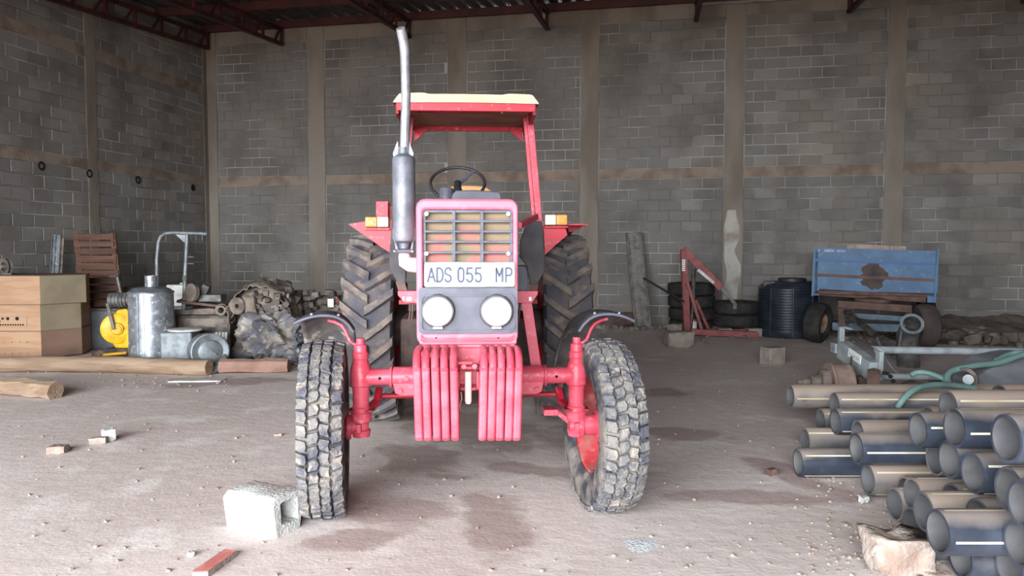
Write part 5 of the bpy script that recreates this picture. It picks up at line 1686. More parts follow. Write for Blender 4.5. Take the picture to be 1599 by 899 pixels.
# engine crane
YC = 12.75
T = Thing('engine_crane', 1120, 528, YC, 'worn red engine crane with its boom folded down', 'crane')
MB().bar(T.o(1078, 520, YC), T.o(1182, 525, YC - 0.1), 0.1, 0.1).build('base_leg', M_CRANE, T.e, 0, bevel=0.006)
MB().bar(T.o(1078, 517, YC + 0.45), T.o(1190, 520, YC + 0.25), 0.1, 0.1).build('base_leg', M_CRANE, T.e, 0, bevel=0.006)
q0, q1 = T.o(1073, 519, YC + 0.2), T.o(1067.5, 389, YC + 0.2)
for c in T.e.children:
    zmin = min(v.co.z for v in c.data.vertices)
    for v in c.data.vertices:
        v.co.z -= zmin
q0.z = 0.0
mast = MB().bar(q0, q1, 0.11, 0.11, up=(0, 1, 0)).build('mast', M_CRANE, T.e, 0, bevel=0.006)
p = T.o(1067.5, 414, YC + 0.13)
MB().box(p, (0.055, 0.004, 0.2)).build('mast_label', M_SIGN, mast, 0)
for k in range(5):
    MB().box(p + Vector((0, -0.003, 0.07 - k * 0.035)), (0.04, 0.002, 0.012)).build('label_print', M_GREYM, mast, 0)
bm_ = MB().bar(T.o(1066, 389, YC + 0.2), T.o(1127, 450, YC + 0.1), 0.09, 0.13, up=(0, 0, 1)).build('boom', M_CRANE, T.e, 0, bevel=0.006)
MB().bar(T.o(1090, 421, YC + 0.1), T.o(1115, 442, YC + 0.06), 0.02, 0.05, up=(0, 0, 1)).build('worn_patch', M_WHITEOLD, bm_, 0)
MB().bar(T.o(1124, 447, YC + 0.1), T.o(1149, 476, YC + 0.06), 0.06, 0.06).build('boom_extension', M_GREYM, T.e, 0, bevel=0.004)
hk = T.o(1147, 478, YC + 0.05)
MB().box(hk, (0.07, 0.06, 0.1)).build('hook_block', M_GREYM, T.e, 0, bevel=0.006)
MB().tube([hk + Vector((0.028 * math.cos(a), 0, -0.085 + 0.028 * math.sin(a))) for a in [i * math.pi / 6 for i in range(12)]], 0.008, 6, closed=True).build('hook_ring', M_DARKM, T.e, 40)
MB().bar(T.o(1073, 440, YC + 0.1), T.o(1097, 519, YC), 0.05, 0.03, up=(0, 1, 0)).build('brace', M_CRANE, T.e, 0)
MB().bar(T.o(1086, 468, YC + 0.1), T.o(1108, 518, YC + 0.2), 0.05, 0.03, up=(0, 1, 0)).build('brace', M_CRANE, T.e, 0)
MB().cyl(T.o(1083, 420, YC + 0.18), T.o(1082, 478, YC + 0.18), 0.04, n=14).build('ram', M_DARKM, T.e, 40)
MB().cyl(T.o(1082, 478, YC + 0.18), T.o(1079, 512, YC + 0.18), 0.025, n=12).build('ram_rod', M_DARKM, T.e, 40)
MB().cyl(T.o(1005, 434, YC - 0.05), T.o(1068, 471, YC + 0.15), 0.02, n=10).build('pump_handle', M_BLACK, T.e, 40)
MB().prism([T.o(1063, 466, YC + 0.16), T.o(1072, 462, YC + 0.16), T.o(1074, 480, YC + 0.16), T.o(1068, 482, YC + 0.16)], (0, 0.06, 0)).build('handle_socket', M_CRANE, T.e, 0)
T2 = Thing('paint_tin', 1083, 508, 12.98, 'small white paint tin with a red lid at the foot of the crane', 'tin', z=0.0)
MB().lathe([(0.058, 0.0), (0.06, 0.01), (0.06, 0.14), (0.055, 0.145)], (0, 0, 0.11), (0, 0, 1), 18).build('tin_body', M_WHITEOLD, T2.e, 35)
MB().lathe([(0.062, 0.25), (0.062, 0.285), (0.05, 0.29)], (0, 0, 0), (0, 0, 1), 18).build('tin_lid', M_CRANE, T2.e, 35)
MB().box((0, 0, 0.055), (0.16, 0.14, 0.11)).build('tin_stand', M_DARKM, T2.e, 0)

# loose blocks and stones on the floor
def stone(u, v, Y, size, seed, m, label, cat='stone', rz=0.0, z=0.0, **k):
    p = at(u, v, Y)
    return tag(rock('loose_stone' if cat == 'stone' else 'loose_block', m, (p.x, Y, z), size, seed, rz, **k), label, cat)
stone(1060, 541, 11.5, (0.4, 0.28, 0.24), 2, M_GBLOCK, 'brown stone block on the floor before the crane mast', rz=0.1, rough=0.12, flat=0.02)
stone(1053, 516, 11.62, (0.17, 0.16, 0.14), 5, M_GBLOCK, 'small pale stone sitting behind the brown stone block', rz=0.5, rough=0.15, flat=0.01, z=0.2)
b_ = Thing('concrete_block', 1206, 569, 9.75, 'upright grey concrete block alone on the floor before the water tank', 'block')
MB().box((0, 0, 0.115), (0.265, 0.2, 0.23), (0, 0, 0.45)).build('block_body', M_GBLOCK, b_.e, 0, bevel=0.012)
MB().box((0.02, 0.03, 0.222), (0.1, 0.07, 0.018), (0, 0, 0.45)).build('block_core', M_STONE, b_.e, 0)

# black ribbed water tank
T = Thing('water_tank', 1229, 527, 12.95, 'black ribbed plastic water tank beside the blue trailer', 'tank')
k = px(12.55)
prof = [(0.50, 0.0), (0.515, 0.02), (0.515, 0.14)]
NRIB = 15
for i in range(NRIB):
    z = 0.15 + i * 0.047
    prof += [(0.505, z), (0.522, z + 0.012), (0.522, z + 0.028), (0.505, z + 0.040)]
prof += [(0.50, 0.865), (0.47, 0.90), (0.30, 0.95), (0.20, 0.955), (0.0001, 0.955)]
for i, (r, z) in enumerate(prof):
    prof[i] = (r * (1.0 - 0.06 * max(0, z) ), z)
MB().lathe(prof, (0, 0, 0), (0, 0, 1), 56).build('tank_body', M_TANK, T.e, 40)
MB().lathe([(0.21, 0.93), (0.235, 0.95), (0.235, 1.0), (0.22, 1.01), (0.0001, 1.015)], (0.06, -0.02, 0), (0, 0, 1), 28).build('tank_lid', M_BLACK, T.e, 35)
for a in (-2.5, -1.75, -1.0, -0.4, 0.6, 2.2):
    r = 0.50
    MB().bar((r * math.cos(a) * 1.02, r * math.sin(a) * 1.02, 0.03), (r * math.cos(a) * 0.985, r * math.sin(a) * 0.985, 0.86), 0.03, 0.03, up=(math.cos(a), math.sin(a), 0)).build('tank_rib', M_TANK, T.e, 0, bevel=0.008)
for s in (-1, 1):
    MB().box((s * 0.36, -0.1, 0.91), (0.2, 0.12, 0.1), (0, 0, s * 0.4)).build('lifting_lug', M_BLACK, T.e, 0, bevel=0.01)

# blue trailer
T = Thing('tipping_trailer', 1368, 540, 11.5, 'blue tipping trailer with a rusty patch on its head board', 'trailer')
YL, YR = 11.87, 11.2
def bp(u, v, f=None):                      # point on the head board plane
    pa, pb = at(1271, 420, YL), at(1466, 430, YR)
    r = ray(u, v)
    d = pb - pa
    nrm = Vector((-d.y, d.x, 0))
    o = Vector((0, 0, CAM_H))
    t = (pa - o).dot(nrm) / r.dot(nrm)
    return o + r * t - T.b
AX = (at(1271, 420, YL) - at(1466, 430, YR))
AX.z = 0
AX = Vector((-AX.y, AX.x, 0)).normalized()
if AX.y < 0:
    AX = -AX
out = -AX
c4 = [bp(1273, 386), bp(1466.5, 392), bp(1460, 472), bp(1268, 460)]
hb = MB().prism([bp(1273, 386), bp(1466.5, 392), bp(1460.5, 472.5), bp(1448, 472), bp(1448, 461), bp(1279, 451), bp(1279, 461), bp(1268, 461)], AX * 0.04).build('head_board', M_BLUE, T.e, 0)
MB().prism([bp(1272, 404), bp(1464, 411), bp(1463.7, 414.5), bp(1271.7, 408)], out * 0.012).build('stripe_rail', M_BLUED, hb, 0)
MB().prism([bp(1271, 426.5), bp(1463, 435.5), bp(1462.7, 440), bp(1270.8, 431)], out * 0.014).build('rust_rail', M_RUSTB, hb, 0)
for u0, u1 in ((1272.5, 1268.5), (1464.5, 1459)):
    MB().bar(bp(u0, 388) + out * 0.015, bp(u1, 462 if u0 < 1400 else 472) + out * 0.015, 0.03, 0.03, up=out).build('corner_post', M_BLUE, hb, 0)
rp = []
rr_ = random.Random(6)
for i in range(26):
    a = 2 * math.pi * i / 26
    ru, rv = 21 * (1 + rr_.uniform(-.28, .2)), 20 * (1 + rr_.uniform(-.25, .25))
    rp.append(bp(1364 + ru * math.cos(a), 431 + rv * math.sin(a)))
MB().prism(rp, out * 0.006).build('rust_patch', M_RUSTST, hb, 0)
for x, zc_, w in ((1278, 390.5, 2.5), (1287, 391, 16), (1306, 391.5, 14)):
    MB().prism([bp(x, zc_ - 1.6), bp(x + w, zc_ - 1.2), bp(x + w, zc_ + 2.2), bp(x, zc_ + 1.9)], out * 0.005).build('faded_lettering', mat('faded_white', S(168, 170, 178), 0.7, var=S(100, 130, 170), vs=30), hb, 0)
Lb = 1.9
zt_, zbm = 1.48, 0.80
tl_, tr_ = bp(1273, 400), bp(1466, 400)
for base_ in (tl_, tr_):
    q = Vector((base_.x, base_.y, 0))
    MB().prism([q + Vector((0, 0, zbm)), q + AX * Lb + Vector((0, 0, zbm)), q + AX * Lb + Vector((0, 0, zt_)), q + Vector((0, 0, zt_))], (tr_ - tl_).normalized() * (0.04 if base_ is tl_ else -0.04)).build('side_board', M_BLUE, T.e, 0)
q = Vector((tl_.x, tl_.y, zbm))
w_ = Vector((tr_.x - tl_.x, tr_.y - tl_.y, 0))
MB().prism([q, q + w_, q + w_ + AX * Lb, q + AX * Lb], (0, 0, 0.05)).build('load_bed', M_RUSTB, T.e, 0)
q = Vector((tl_.x, tl_.y, zbm)) + AX * Lb
MB().prism([q, q + w_, q + w_ + Vector((0, 0, zt_ - zbm)), q + Vector((0, 0, zt_ - zbm))], AX * -0.04).build('tail_board', M_BLUE, T.e, 0)
MB().bar(bp(1279, 456) + AX * 0.2, bp(1448, 467) + AX * 0.2, 0.12, 0.12).build('cross_member', M_RUSTB, T.e, 0)
MB().lathe([(0.28, 0.0), (0.28, 0.05), (0.12, 0.1)], bp(1365, 473) + AX * 0.3 + Vector((0, 0, 0)), (0, 0, 1), 24).build('turntable', M_RUSTB, T.e, 35)
MB().bar(bp(1308, 474) + AX * 0.05, bp(1423, 481.5) + AX * 0.05, 0.3, 0.11).build('bogie_beam', M_RUSTB, T.e, 0, bevel=0.005)
for u in (1313, 1419):
    MB().bar(bp(u, 478) + AX * 0.08, bp(u + 2, 512) + AX * 0.08, 0.09, 0.06, up=AX).build('bogie_leg', M_RUSTB, T.e, 0)
MB().bar(bp(1318, 494) + AX * 0.3, bp(1428, 501) + AX * 0.3, 0.06, 0.08).build('cross_bar', M_BLUEG, T.e, 0)
MB().bar(bp(1300, 512) + AX * 0.35, bp(1435, 516) + AX * 0.35, 0.12, 0.12).build('axle_beam', M_BLUEG, T.e, 0)
MB().tube([bp(1322, 497) + AX * 0.1 + Vector((0.04 * math.cos(a), 0.04 * math.sin(a), -a * 0.007)) for a in [i * 0.7 for i in range(46)]], 0.008, 6).build('coil_spring', M_DARKM, T.e, 40)
MB().bar(bp(1321, 486), T.o(1372, 528, 10.6), 0.08, 0.06).build('drawbar', M_DARKM, T.e, 0, bevel=0.004)
MB().bar(T.o(1371, 527, 10.6), T.o(1396, 556, 9.9), 0.04, 0.03).build('drawbar_tip', M_GREYM, T.e, 0)
def trailer_wheel(u, v, Y, R, axd, lab):
    c = T.o(u, v, Y)
    c.z = R + 0.005 - 0.0
    mb = MB().lathe([(R * .5, -0.1), (R * .6, -0.125), (R * .85, -0.13), (R * .97, -0.1), (R, -0.05), (R, 0.05), (R * .97, 0.1), (R * .85, 0.13), (R * .6, 0.125), (R * .5, 0.1)], c, axd, 40, cap=False, closed=True)
    t = mb.build('trailer_tyre', M_RUBDK if lab else M_RUBBR, T.e, 40)
    MB().lathe([(R * .52, 0.1), (R * .45, 0.05), (R * .42, -0.02), (R * .2, -0.02), (R * .16, 0.06), (0.0001, 0.07)], c, axd, 28, cap=False).build('rim', M_RUSTL, t, 35)
    MB().lathe([(R * .52, -0.1), (R * .45, -0.05), (R * .42, -0.02)], c, axd, 28, cap=False).build('rim_back', M_RUSTB, t, 35)
M_RUBBR = mat('dusty_brown_tyre', S(84, 72, 68), 0.85, var=S(66, 58, 56), vs=4)
M_RUSTL = mat('pale_rust_rim', S(150, 118, 102), 0.8, var=S(110, 84, 72), vs=9)
trailer_wheel(1277, 505, 11.95, 0.325, Vector((0.72, -0.7, -0.12)).normalized(), 1)
trailer_wheel(1444, 510, 11.35, 0.335, Vector((1, -0.12, 0)).normalized(), 0)
trailer_wheel(1445, 505, 12.85, 0.335, Vector((0.92, -0.38, 0)).normalized(), 1)
# bricks carried on the trailer
for i, (u, vt) in enumerate(((1329, 383.0), (1342, 382), (1355.5, 382), (1369, 382), (1383, 383.2), (1397.5, 384), (1409, 384.8))):
    lab = 'pale brick on the trailer head board, number %s from the lettering' % ['first', 'second', 'third', 'fourth', 'fifth', 'sixth', 'seventh'][i]
    q = bp(u, vt + 3) + AX * 0.14 + T.b
    o = MB().box((0, 0, 0), (0.125, 0.1, 0.075), (0, 0, math.atan2(w_.y, w_.x))).build('clay_brick', M_STONE, None, 0, bevel=0.006, loc=(q.x, q.y, 1.555 - 0.006 * i))
    tag(o, lab.replace('number ', ''), 'brick', 'bricks on the trailer')
ledge = [bp(1320, 388), bp(1418, 391)]
MB().bar(Vector((ledge[0].x, ledge[0].y, 1.495)) + AX * 0.13, Vector((ledge[1].x, ledge[1].y, 1.455)) + AX * 0.13, 0.18, 0.03).build('board_ledge', M_BLUE, T.e, 0)

# grey pipe elbow standing near the trailer wheel
T = Thing('pipe_elbow', 1415, 548, 9.4, 'grey pipe elbow with open mouth standing before the trailer wheel', 'pipe')
path = [T.o(1424, 506, 9.2), T.o(1421, 514, 9.35), T.o(1417, 524, 9.45), T.o(1417, 540, 9.5), T.o(1419, 560, 9.55)]
path[-1].z = 0.0
MB().tube(path, [0.125, 0.12, 0.13, 0.135, 0.135], 24, cap=False).build('elbow_tube', M_GREYM, T.e, 50)
d_ = (path[0] - path[1]).normalized()
MB().lathe([(0.1, -0.02), (0.135, -0.02), (0.135, 0.015), (0.1, 0.015)], path[0], d_, 28, cap=False, closed=True).build('elbow_flange', M_GALVD, T.e, 35)
MB().tube([T.o(1413, 507, 9.25), T.o(1408, 514, 9.3), T.o(1406, 528, 9.35), T.o(1403, 548, 9.4)], 0.016, 8).build('elbow_stay', M_GALVD, T.e, 40)

# pale grey tubular implement lying behind the pipes
YI = 7.2
T = Thing('tubular_implement', 1400, 600, YI, 'pale grey tubular farm implement lying behind the pipe heap', 'implement')
MB().bar(T.o(1316, 545, YI + 0.1), T.o(1366, 580, YI - 0.5), 0.11, 0.17).build('box_beam', M_GFRAME, T.e, 0, bevel=0.006)
q0, q1 = T.o(1325, 549, YI - 0.12), T.o(1344, 562, YI - 0.36)
MB().bar(q0, q1, 0.006, 0.085).build('maker_plate', M_SIGN, T.e, 0)
for k in range(6):
    a_ = q0.lerp(q1, 0.15 + 0.13 * k)
    MB().bar(a_ + Vector((-0.006, -0.006, 0)), a_ + Vector((0.012, -0.012, -0.006)), 0.004, 0.03).build('plate_print', M_GREYM, T.e, 0)
MB().bar(T.o(1312.5, 552, YI + 0.1), T.o(1314, 510, YI + 0.1), 0.05, 0.05, up=(0, 1, 0)).build('end_plate', M_GFRAME, T.e, 0, bevel=0.004)
MB().prism([T.o(1312, 510, YI + 0.08), T.o(1322, 510, YI + 0.05), T.o(1334, 514, YI), T.o(1326, 515, YI)], (0, 0.06, 0.0)).build('end_hook', M_GFRAME, T.e, 0)
MB().box(T.o(1308, 543, YI + 0.2), (0.1, 0.12, 0.1)).build('end_cap', M_GFRAME, T.e, 0, bevel=0.01)
MB().bar(T.o(1372, 593, YI - 0.5), T.o(1374, 548, YI - 0.5), 0.04, 0.08, up=(0, 1, 0)).build('side_plate', M_GFRAME, T.e, 0, bevel=0.004)
MB().prism([T.o(1364, 541, YI - 0.4), T.o(1370, 541, YI - 0.45), T.o(1384, 549, YI - 0.55), T.o(1376, 550, YI - 0.5)], (0, 0.05, 0)).build('side_hook', M_GFRAME, T.e, 0)
MB().tube([T.o(1368, 546, YI - 0.35), T.o(1500, 548, YI - 0.3), T.o(1640, 549, YI - 0.2)], 0.035, 16).build('upper_tube', M_GFRAME, T.e, 50)
MB().tube([T.o(1374, 587.5, YI - 0.48), T.o(1480, 589, YI - 0.45)], 0.03, 16).build('lower_tube', M_GFRAME, T.e, 50)
MB().tube([T.o(1331, 556, YI - 0.2), T.o(1331, 572, YI - 0.2), T.o(1331, 595, YI - 0.2)], 0.018, 8).build('chain', M_BLACK, T.e, 40)
MB().tube([T.o(1370, 527, YI), T.o(1376, 545, YI - 0.3), T.o(1384, 562, YI - 0.4), T.o(1395, 577, YI - 0.4), T.o(1412, 590, YI - 0.4), T.o(1440, 600, YI - 0.3)], 0.009, 6).build('cable', M_GALVD, T.e, 40)
for u in (1345, 1460):
    q = T.o(u, 600, YI - 0.2)
    MB().box((q.x, q.y, 0.16), (0.08, 0.08, 0.32)).build('frame_leg', M_DUSTY, T.e, 0)

# dusty brake drum with shaft
T = Thing('brake_drum', 1308, 640, 6.75, 'dusty brown brake drum with a stub shaft behind the longest pipe', 'drum')
MB().lathe([(0.1, -0.09), (0.235, -0.09), (0.24, -0.07), (0.232, -0.06), (0.232, 0.06), (0.24, 0.07), (0.235, 0.09), (0.1, 0.09)], (0.0, 0, 0.245), (1, -0.12, 0), 36).build('drum_shell', mat('dusty_pink_drum', S(140, 118, 108), 0.9, var=S(120, 100, 91), vs=8), T.e, 35)
MB().lathe([(0.12, -0.09), (0.12, -0.16), (0.07, -0.17), (0.07, -0.25), (0.035, -0.25), (0.035, -0.32), (0.02, -0.32), (0.02, -0.36)], (0, 0, 0.30), (1, -0.12, 0), 20).build('stub_shaft', M_DUSTY, T.e, 30)
T = Thing('hub_casting', 1368, 650, 6.5, 'dusty hub casting with a curved slotted rim, beside the brake drum', 'casting')
MB().lathe([(0.16, -0.03), (0.22, -0.05), (0.235, 0.0), (0.22, 0.05), (0.16, 0.03)], (-0.03, 0, 0.24), (0.9, -0.45, 0), 32, cap=False, closed=True).build('slotted_rim', M_RUSTB, T.e, 35)
MB().prism([(-0.2, 0.02, 0.0), (0.18, 0.02, 0.0), (0.16, 0.02, 0.2), (0.05, 0.02, 0.24), (-0.2, 0.02, 0.2)], (0, 0.25, 0)).build('casting_body', M_DUSTY, T.e, 0, bevel=0.02)
for k in range(6):
    a_ = 0.1 + k * 0.3
    MB().box((-0.03 + 0.1 * math.cos(a_) + 0.07, -0.05, 0.24 + 0.2 * math.sin(a_)), (0.03, 0.03, 0.02), (0, -a_, 0)).build('rim_slot', M_HOLE, T.e, 0)

# sloping dark sheet and grey hopper at the right edge
o = MB().prism([at(1330, 640, 6.45), at(1470, 645, 6.2), at(1500, 604, 6.7), at(1420, 594, 6.9), at(1350, 610, 6.7)], (0, 0.02, -0.01)).build('dusty_sheet', M_DUSTY, None, 0)
tag(o, 'dusty brown metal sheet sloping under the implement tubes', 'sheet metal')
hpT = Thing('grey_hopper', 1570, 640, 6.1, 'smooth grey sheet metal hopper behind the top pipes', 'hopper')
hv = [hpT.o(u, v, Y) for u, v, Y in ((1516, 594, 6.1), (1514, 612, 6.0), (1560, 566, 6.35), (1600, 556, 6.5), (1680, 556, 6.6), (1680, 640, 5.9), (1530, 622, 5.95))]
MB().prism([hv[1], hv[0], hv[2], hv[3], hv[4], hv[5], hv[6]], (0.05, 0.45, 0.0)).build('hopper_side', M_GPLATE, hpT.e, 0, bevel=0.01)
MB().box((0.35, 0.35, 0.15), (0.7, 0.3, 0.3)).build('hopper_base', M_DARKM, hpT.e, 0)
MB().lathe([(0.0001, -0.05), (0.022, -0.045), (0.025, 0.0), (0.04, 0.02), (0.04, 0.05)], hpT.o(1513, 592, 6.0), (-0.6, -0.8, 0.1), 18).build('hopper_bolt', M_GFRAME, hpT.e, 35)
MB().lathe([(0.08, -0.03), (0.1, -0.02), (0.1, 0.05), (0.07, 0.05)], hpT.o(1506, 592, 6.1), (-0.6, -0.8, 0.1), 24, cap=False, closed=True).build('hopper_ring', M_DARKM, hpT.e, 35)

# hoses
def hose(pts, r, lab):
    P = [at(*q) for q in pts]
    dense = []
    n = len(P)
    for i in range(n - 1):
        p0, p1, p2, p3 = P[max(i - 1, 0)], P[i], P[i + 1], P[min(i + 2, n - 1)]
        for k in range(8):
            t = k / 8
            dense.append(0.5 * ((2 * p1) + (p2 - p0) * t + (2 * p0 - 5 * p1 + 4 * p2 - p3) * t * t + (3 * p1 - p0 - 3 * p2 + p3) * t ** 3))
    dense.append(P[-1])
    return tag(MB().tube(dense, r, 10).build('hose', M_HOSE, None, 60), lab, 'hose', 'teal hoses')
hose([(1401, 637, 5.55), (1412, 622, 5.55), (1430, 607, 5.6), (1455, 601, 5.7), (1485, 601, 5.8), (1522, 606, 5.85)], 0.024, 'teal hose arching down onto the dusty pipes, lowest of the hoses')
hose([(1422, 586, 6.25), (1434, 581, 6.25), (1452, 583, 6.2), (1478, 593, 6.1)], 0.022, 'short teal hose loop over the lower implement tube')
hose([(1480, 596, 6.0), (1480, 586, 6.05), (1490, 578, 6.1), (1520, 571, 6.15), (1560, 566, 6.25), (1600, 553, 6.35), (1650, 545, 6.5)], 0.026, 'teal hose curving round the grey hopper, longest of the hoses')
hose([(1556, 563, 6.45), (1575, 554, 6.5), (1600, 550, 6.5), (1650, 548, 6.6)], 0.026, 'teal hose end beside the upper implement tube')

# ------------------------------------------------------------------ heap of black pipes
PIPES = {
 'p1': (1.908, 2.839, 0.795, 0, 'black pipe highest and nearest in the heap, widest mouth at the right edge'),
 'p2': (2.135, 3.552, 0.662, 0, 'black pipe near the heap top with a bright stripe beside the widest mouth'),
 'p3': (2.184, 3.959, 0.552, 0, 'black pipe with mouth just left of the two topmost mouths'),
 'p4': (2.451, 4.143, 0.637, 1, 'dust-grey pipe lying behind the heap top, below the hopper'),
 'p5': (2.605, 4.609, 0.448, 1, 'dusty pipe glimpsed behind the pipe mouths under the teal hose'),
 'p6': (2.167, 3.643, 0.483, 0, 'black pipe directly below the second topmost mouth'),
 'p7': (2.139, 3.404, 0.487, 0, 'grey-rimmed pipe under the widest mouth, pale stripe along its top'),
 'p8': (2.331, 4.044, 0.371, 1, 'dusty pipe mouth half hidden behind the one below the heap top'),
 'p9': (2.605, 4.692, 0.088, 1, 'dusty pipe on the floor at the back of the heap, arched mouth showing'),
 'a': (2.142, 4.095, 0.095, 1, 'dusty pipe on the floor, leftmost mouth of the near group'),
 'b': (2.150, 3.929, 0.204, 1, 'dusty pipe above the leftmost mouth of the near group'),
 'c': (1.961, 3.484, 0.276, 1, 'dusty pipe second from the left in the near group'),
 'd': (1.805, 3.096, 0.328, 0, 'black pipe third from the left in the near group, bright stripe below'),
 'e': (2.216, 3.682, 0.253, 0, 'short-looking black pipe with two bright stripes in mid heap'),
 'f': (2.099, 3.291, 0.309, 0, 'black pipe in mid heap with a scuffed bore, right of the striped one'),
 'g': (2.074, 3.373, 0.101, 0, 'black pipe on the floor at the bottom edge, behind the big stone'),
 'h': (2.167, 3.177, 0.143, 0, 'black pipe in the bottom right corner, low on the floor'),
 'i': (2.013, 2.897, 0.358, 0, 'black pipe cut by the right edge just above the bottom corner'),
 'j': (2.012, 3.573, 0.096, 1, 'dusty pipe on the floor resting against the big stone'),
 'k': (1.970, 2.821, 0.544, 0, 'black pipe at the right edge under the widest mouth'),
 'l': (2.073, 3.056, 0.524, 0, 'narrow-looking pipe mouth just below the widest mouth'),
 'm': (2.064, 3.774, 0.084, 1, 'dusty pipe on the floor behind the big stone, mostly hidden'),
 'n': (2.306, 4.297, 0.097, 1, 'dark pipe mouth on the floor deep between the dusty pipes'),
 'o': (2.183, 4.496, 0.110, 1, 'orange-dusted pipe lying low, left of the near group of mouths'),
 'q': (2.085, 4.449, 0.317, 0, 'long black pipe with a strong white stripe across the middle of the heap'),
 'r': (2.355, 5.364, 0.268, 0, 'black pipe behind the long striped one, stripe along its top'),
 's': (2.272, 6.021, 0.321, 1, 'farthest dusty pipe with a black clean end, stretching left over the floor'),
 't': (2.502, 5.718, 0.315, 1, 'dust-pink pipe just in front of the farthest one'),
 'w': (2.450, 5.848, 0.161, 1, 'short pale pipe end below the farthest pipe'),
 'x': (2.178, 5.463, 0.092, 1, 'short grey pipe offcut on the floor, open at both ends'),
 'y': (1.912, 4.905, 0.097, 0, 'black pipe on the floor at the far left of the heap, two thin stripes'),
 'z': (2.360, 5.022, 0.261, 1, 'dusty pipe on top of the long black one, thin yellow stripe'),
 'dd': (3.349, 5.062, 0.502, 1, 'pale dusty pipe lying before the grey hopper'),
 'ee': (2.934, 4.418, 0.515, 1, 'dusty pipe low behind the heap top, dark mouth showing'),
}
def pipe_mesh(name, R, ri, body, stripe_w=0.11):
    mb = MB()
    angs = []
    for k in range(4):
        a0 = k * math.pi / 2
        angs += [a0 - stripe_w / 2, a0 + stripe_w / 2] + [a0 + stripe_w / 2 + (math.pi / 2 - stripe_w) * j / 9 for j in range(1, 9)]
    n = len(angs)
    vs = []
    for x, r in ((0.0, R - 0.003), (0.004, R), (1.0, R)):
        vs += [(x, r * math.cos(a), r * math.sin(a)) for a in angs]
    for x, r in ((0.0, ri), (1.0, ri)):
        vs += [(x, r * math.cos(a), r * math.sin(a)) for a in angs]
    fs, ms = [], []
    for j in range(n):
        j2 = (j + 1) % n
        st = 1 if j % 10 == 0 else 0
        fs += [(j, j2, n + j2, n + j), (n + j, n + j2, 2 * n + j2, 2 * n + j), (3 * n + j, 4 * n + j, 4 * n + j2, 3 * n + j2), (j, 3 * n + j, 3 * n + j2, j2), (2 * n + j, 2 * n + j2, 4 * n + j2, 4 * n + j)]
        ms += [0, st, 2, 0, 0]
    mb.v, mb.f, mb.m = vs, fs, ms
    return mb.mesh(name, [body, M_STRIPE, M_HDPE_I], 40)
PM = [pipe_mesh('black_pipe', 0.097, 0.081, M_HDPE), pipe_mesh('dusty_pipe', 0.097, 0.081, M_HDPE_D)]
prn = random.Random(12)
ROLL = {'q': 0.0, 'p2': 0.04, 'p1': -0.05, 'p3': -0.35, 'r': 0.6, 'z': 0.1, 'y': -0.75, 'e': 0.55, 'f': -0.7, 'g': -0.6, 'd': 0.1, 'p7': -0.6}
for kx_, (x, y, z, dusty, lab) in PIPES.items():
    o = bpy.data.objects.new('water_pipe', PM[dusty])
    COL.objects.link(o)
    L_ = 0.33 if kx_ == 'x' else 5.2 - (x - 2.0) * 0.4
    o.location = (x, y, max(z, 0.098))
    # a stripe at angle pi faces the camera side
    o.rotation_euler = (ROLL.get(kx_, prn.uniform(-0.78, 0.78)), 0, 0)
    o.scale = (L_, 1, 1)
    tag(o, lab, 'pipe', 'heap of black water pipes')

# ------------------------------------------------------------------ near foreground
# broken hollow block

def hollow_block():
    mb = MB()
    L, H, D = 0.37, 0.2, 0.2
    n = 14
    def P(s, t, k):                         # outer skin along the length, worn corners
        return s
    prof_o = []
    for cx, cz, a0 in ((D / 2 - .02, H - .02, 0), (-D / 2 + .02, H - .02, 90), (-D / 2 + .02, .0, 180), (D / 2 - .02, .0, 270)):
        for i in range(4):
            a = math.radians(a0 + 30 * i)
            r = .02 if cz > 0 else .004
            prof_o.append((cx + r * math.cos(a), max(0, cz + r * math.sin(a))))
    m = len(prof_o)
    hole = []
    for (y, z) in prof_o:
        hole.append((y * 0.62 + 0.012, 0.108 + (z - 0.1) * 0.58))
    xs = [-L / 2 + L * i / n for i in range(n + 1)]
    vs = []
    for i, x in enumerate(xs):
        for (y, z) in prof_o:
            w = Vector((x * 9, y * 9, z * 9))
            d = noise.noise(w) * 0.012 + noise.noise(w * 3) * 0.004
            e = max(0, (abs(x) - 0.14) / 0.045)
            dz = -0.03 * e * e * (1 if x < 0 and z > 0.1 else 0.15)
            vs.append((x + noise.noise(w * 0.8 + Vector((3, 1, 2))) * 0.014 * (1 if i in (0, n) else .2), y * (1 + d * 3), max(0.0, z + dz * z / H + d * (1 if z > 0.02 else 0.0))))
    o = len(mb.v)
    mb.v += vs
    for i in range(n):
        for j in range(m):
            j2 = (j + 1) % m
            mb.f.append((i * m + j, i * m + j2, (i + 1) * m + j2, (i + 1) * m + j)); mb.m.append(0)
    mb.f.append(tuple(range(m - 1, -1, -1))); mb.m.append(0)
    # hollow end: rim, bore and its floor
    h0 = len(mb.v)
    for dx in (0.0, -0.16):
        for (y, z) in hole:
            w = Vector((y * 13, z * 13, 4))
            mb.v.append((L / 2 + dx + noise.noise(w) * 0.02, y * (1 if dx == 0 else .6) + 0.014 * noise.noise(w * 1.7), z + (0 if dx == 0 else 0.01)))
    for j in range(m):
        j2 = (j + 1) % m
        mb.f.append((n * m + j, n * m + j2, h0 + j2, h0 + j)); mb.m.append(0)
        mb.f.append((h0 + j, h0 + j2, h0 + m + j2, h0 + m + j)); mb.m.append(0)
    mb.f.append(tuple(h0 + m + j for j in range(m))); mb.m.append(0)
    return mb
p = at(398, 842, 3.93)
o = hollow_block().build('hollow_block', M_WBLOCK, None, 40, loc=(p.x + 0.015, 4.02, 0), rot=(0, 0, math.radians(-28)))
o.scale = (1.02, 1.05, 1.08)
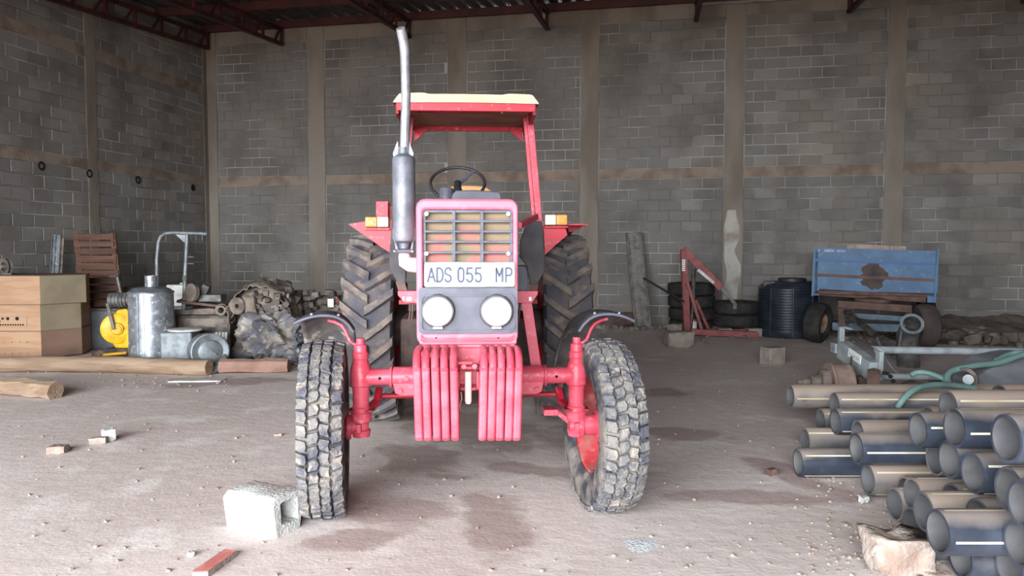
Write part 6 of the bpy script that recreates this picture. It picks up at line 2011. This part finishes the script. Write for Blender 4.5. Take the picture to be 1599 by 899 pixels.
tag(o, 'broken white hollow concrete block on the floor beside the front tyre', 'block')
stone(91, 711, 5.5, (0.125, 0.09, 0.055), 3, M_STONE, 'small pale brick fragment alone on the open floor', 'brick', 0.1, rough=0.08, flat=0.006)
stone(170, 688, 5.86, (0.1, 0.09, 0.09), 7, M_WBLOCK, 'grey broken brick piece, taller of the touching pair', 'brick', 0.5, rough=0.15, flat=0.01)
stone(154, 692, 5.76, (0.12, 0.07, 0.05), 9, M_STONE, 'pinkish broken brick piece, lower of the touching pair', 'brick', 0.2, rough=0.12, flat=0.006)
stone(299, 874, 3.63, (0.035, 0.03, 0.022), 4, M_WBLOCK, 'pale pebble near the bottom edge beside the painted batten', 'stone', 0.2, rough=0.2)
stone(434, 683, 6.0, (0.06, 0.03, 0.02), 5, M_STONE, 'tan chip lying just left of the muddy front tyre', 'stone', 0.2, rough=0.2)
stone(1205, 745, 4.95, (0.06, 0.05, 0.045), 6, M_RUSTB, 'little reddish clod beside the end of the black pipes', 'stone', 0.4, rough=0.3)
stone(1398, 890, 3.44, (0.27, 0.2, 0.165), 13, M_STONE, 'big rough pinkish stone in front of the near pipes', 'stone', -0.15, rough=0.5, sub=3, flat=0.015, facet=False)
stone(1464, 900, 3.32, (0.1, 0.08, 0.05), 15, M_STONE, 'flat pale stone at the bottom edge beside the big rough stone', 'stone', 0.3, rough=0.25)
stone(1349, 772, 4.4, (0.05, 0.045, 0.04), 16, M_WBLOCK, 'small white stone by the orange-dusted pipe', 'stone', 0.3, rough=0.25)
a, b, c, d = gd(371, 868), gd(352, 866), gd(300, 902), gd(325, 902)
bt = empty('painted_batten', (a.x, a.y, 0), 0, 'short red-topped grey batten at the bottom edge of the floor', 'batten')
q = [v - a for v in (a, b, c, d)]
MB().prism([(v.x, v.y, 0.0) for v in q], (0, 0, 0.028)).build('batten_wood', M_GBLOCK, bt, 0)
MB().prism([(v.x * .98 - 0.004, v.y * .98, 0.0285) for v in q], (0, 0, 0.002)).build('paint_layer', mat('faded_red_batten', S(214, 134, 124), 0.8, var=S(190, 110, 104), vs=12), bt, 0)
pp_ = MB()
cp_ = [gd(u, v) for u, v in ((974, 846), (985, 840), (1003, 839), (1022, 843), (1030, 851), (1018, 859), (1000, 863), (985, 860))]
cc = sum(cp_, Vector()) / 8
pp_.add([cc + Vector((0, 0, 0.008))] + [v + Vector((0, 0, 0.0)) for v in cp_], [(0, i + 1, (i + 1) % 8 + 1) for i in range(8)])
tag(pp_.build('cement_spill', mat('dry_cement', S(220, 223, 227), 0.95, var=S(196, 196, 198), vs=25, bump=0.8, bs=80), None, 60), 'thin spill of grey dry cement in front of the turned wheel', 'cement', kind='stuff')
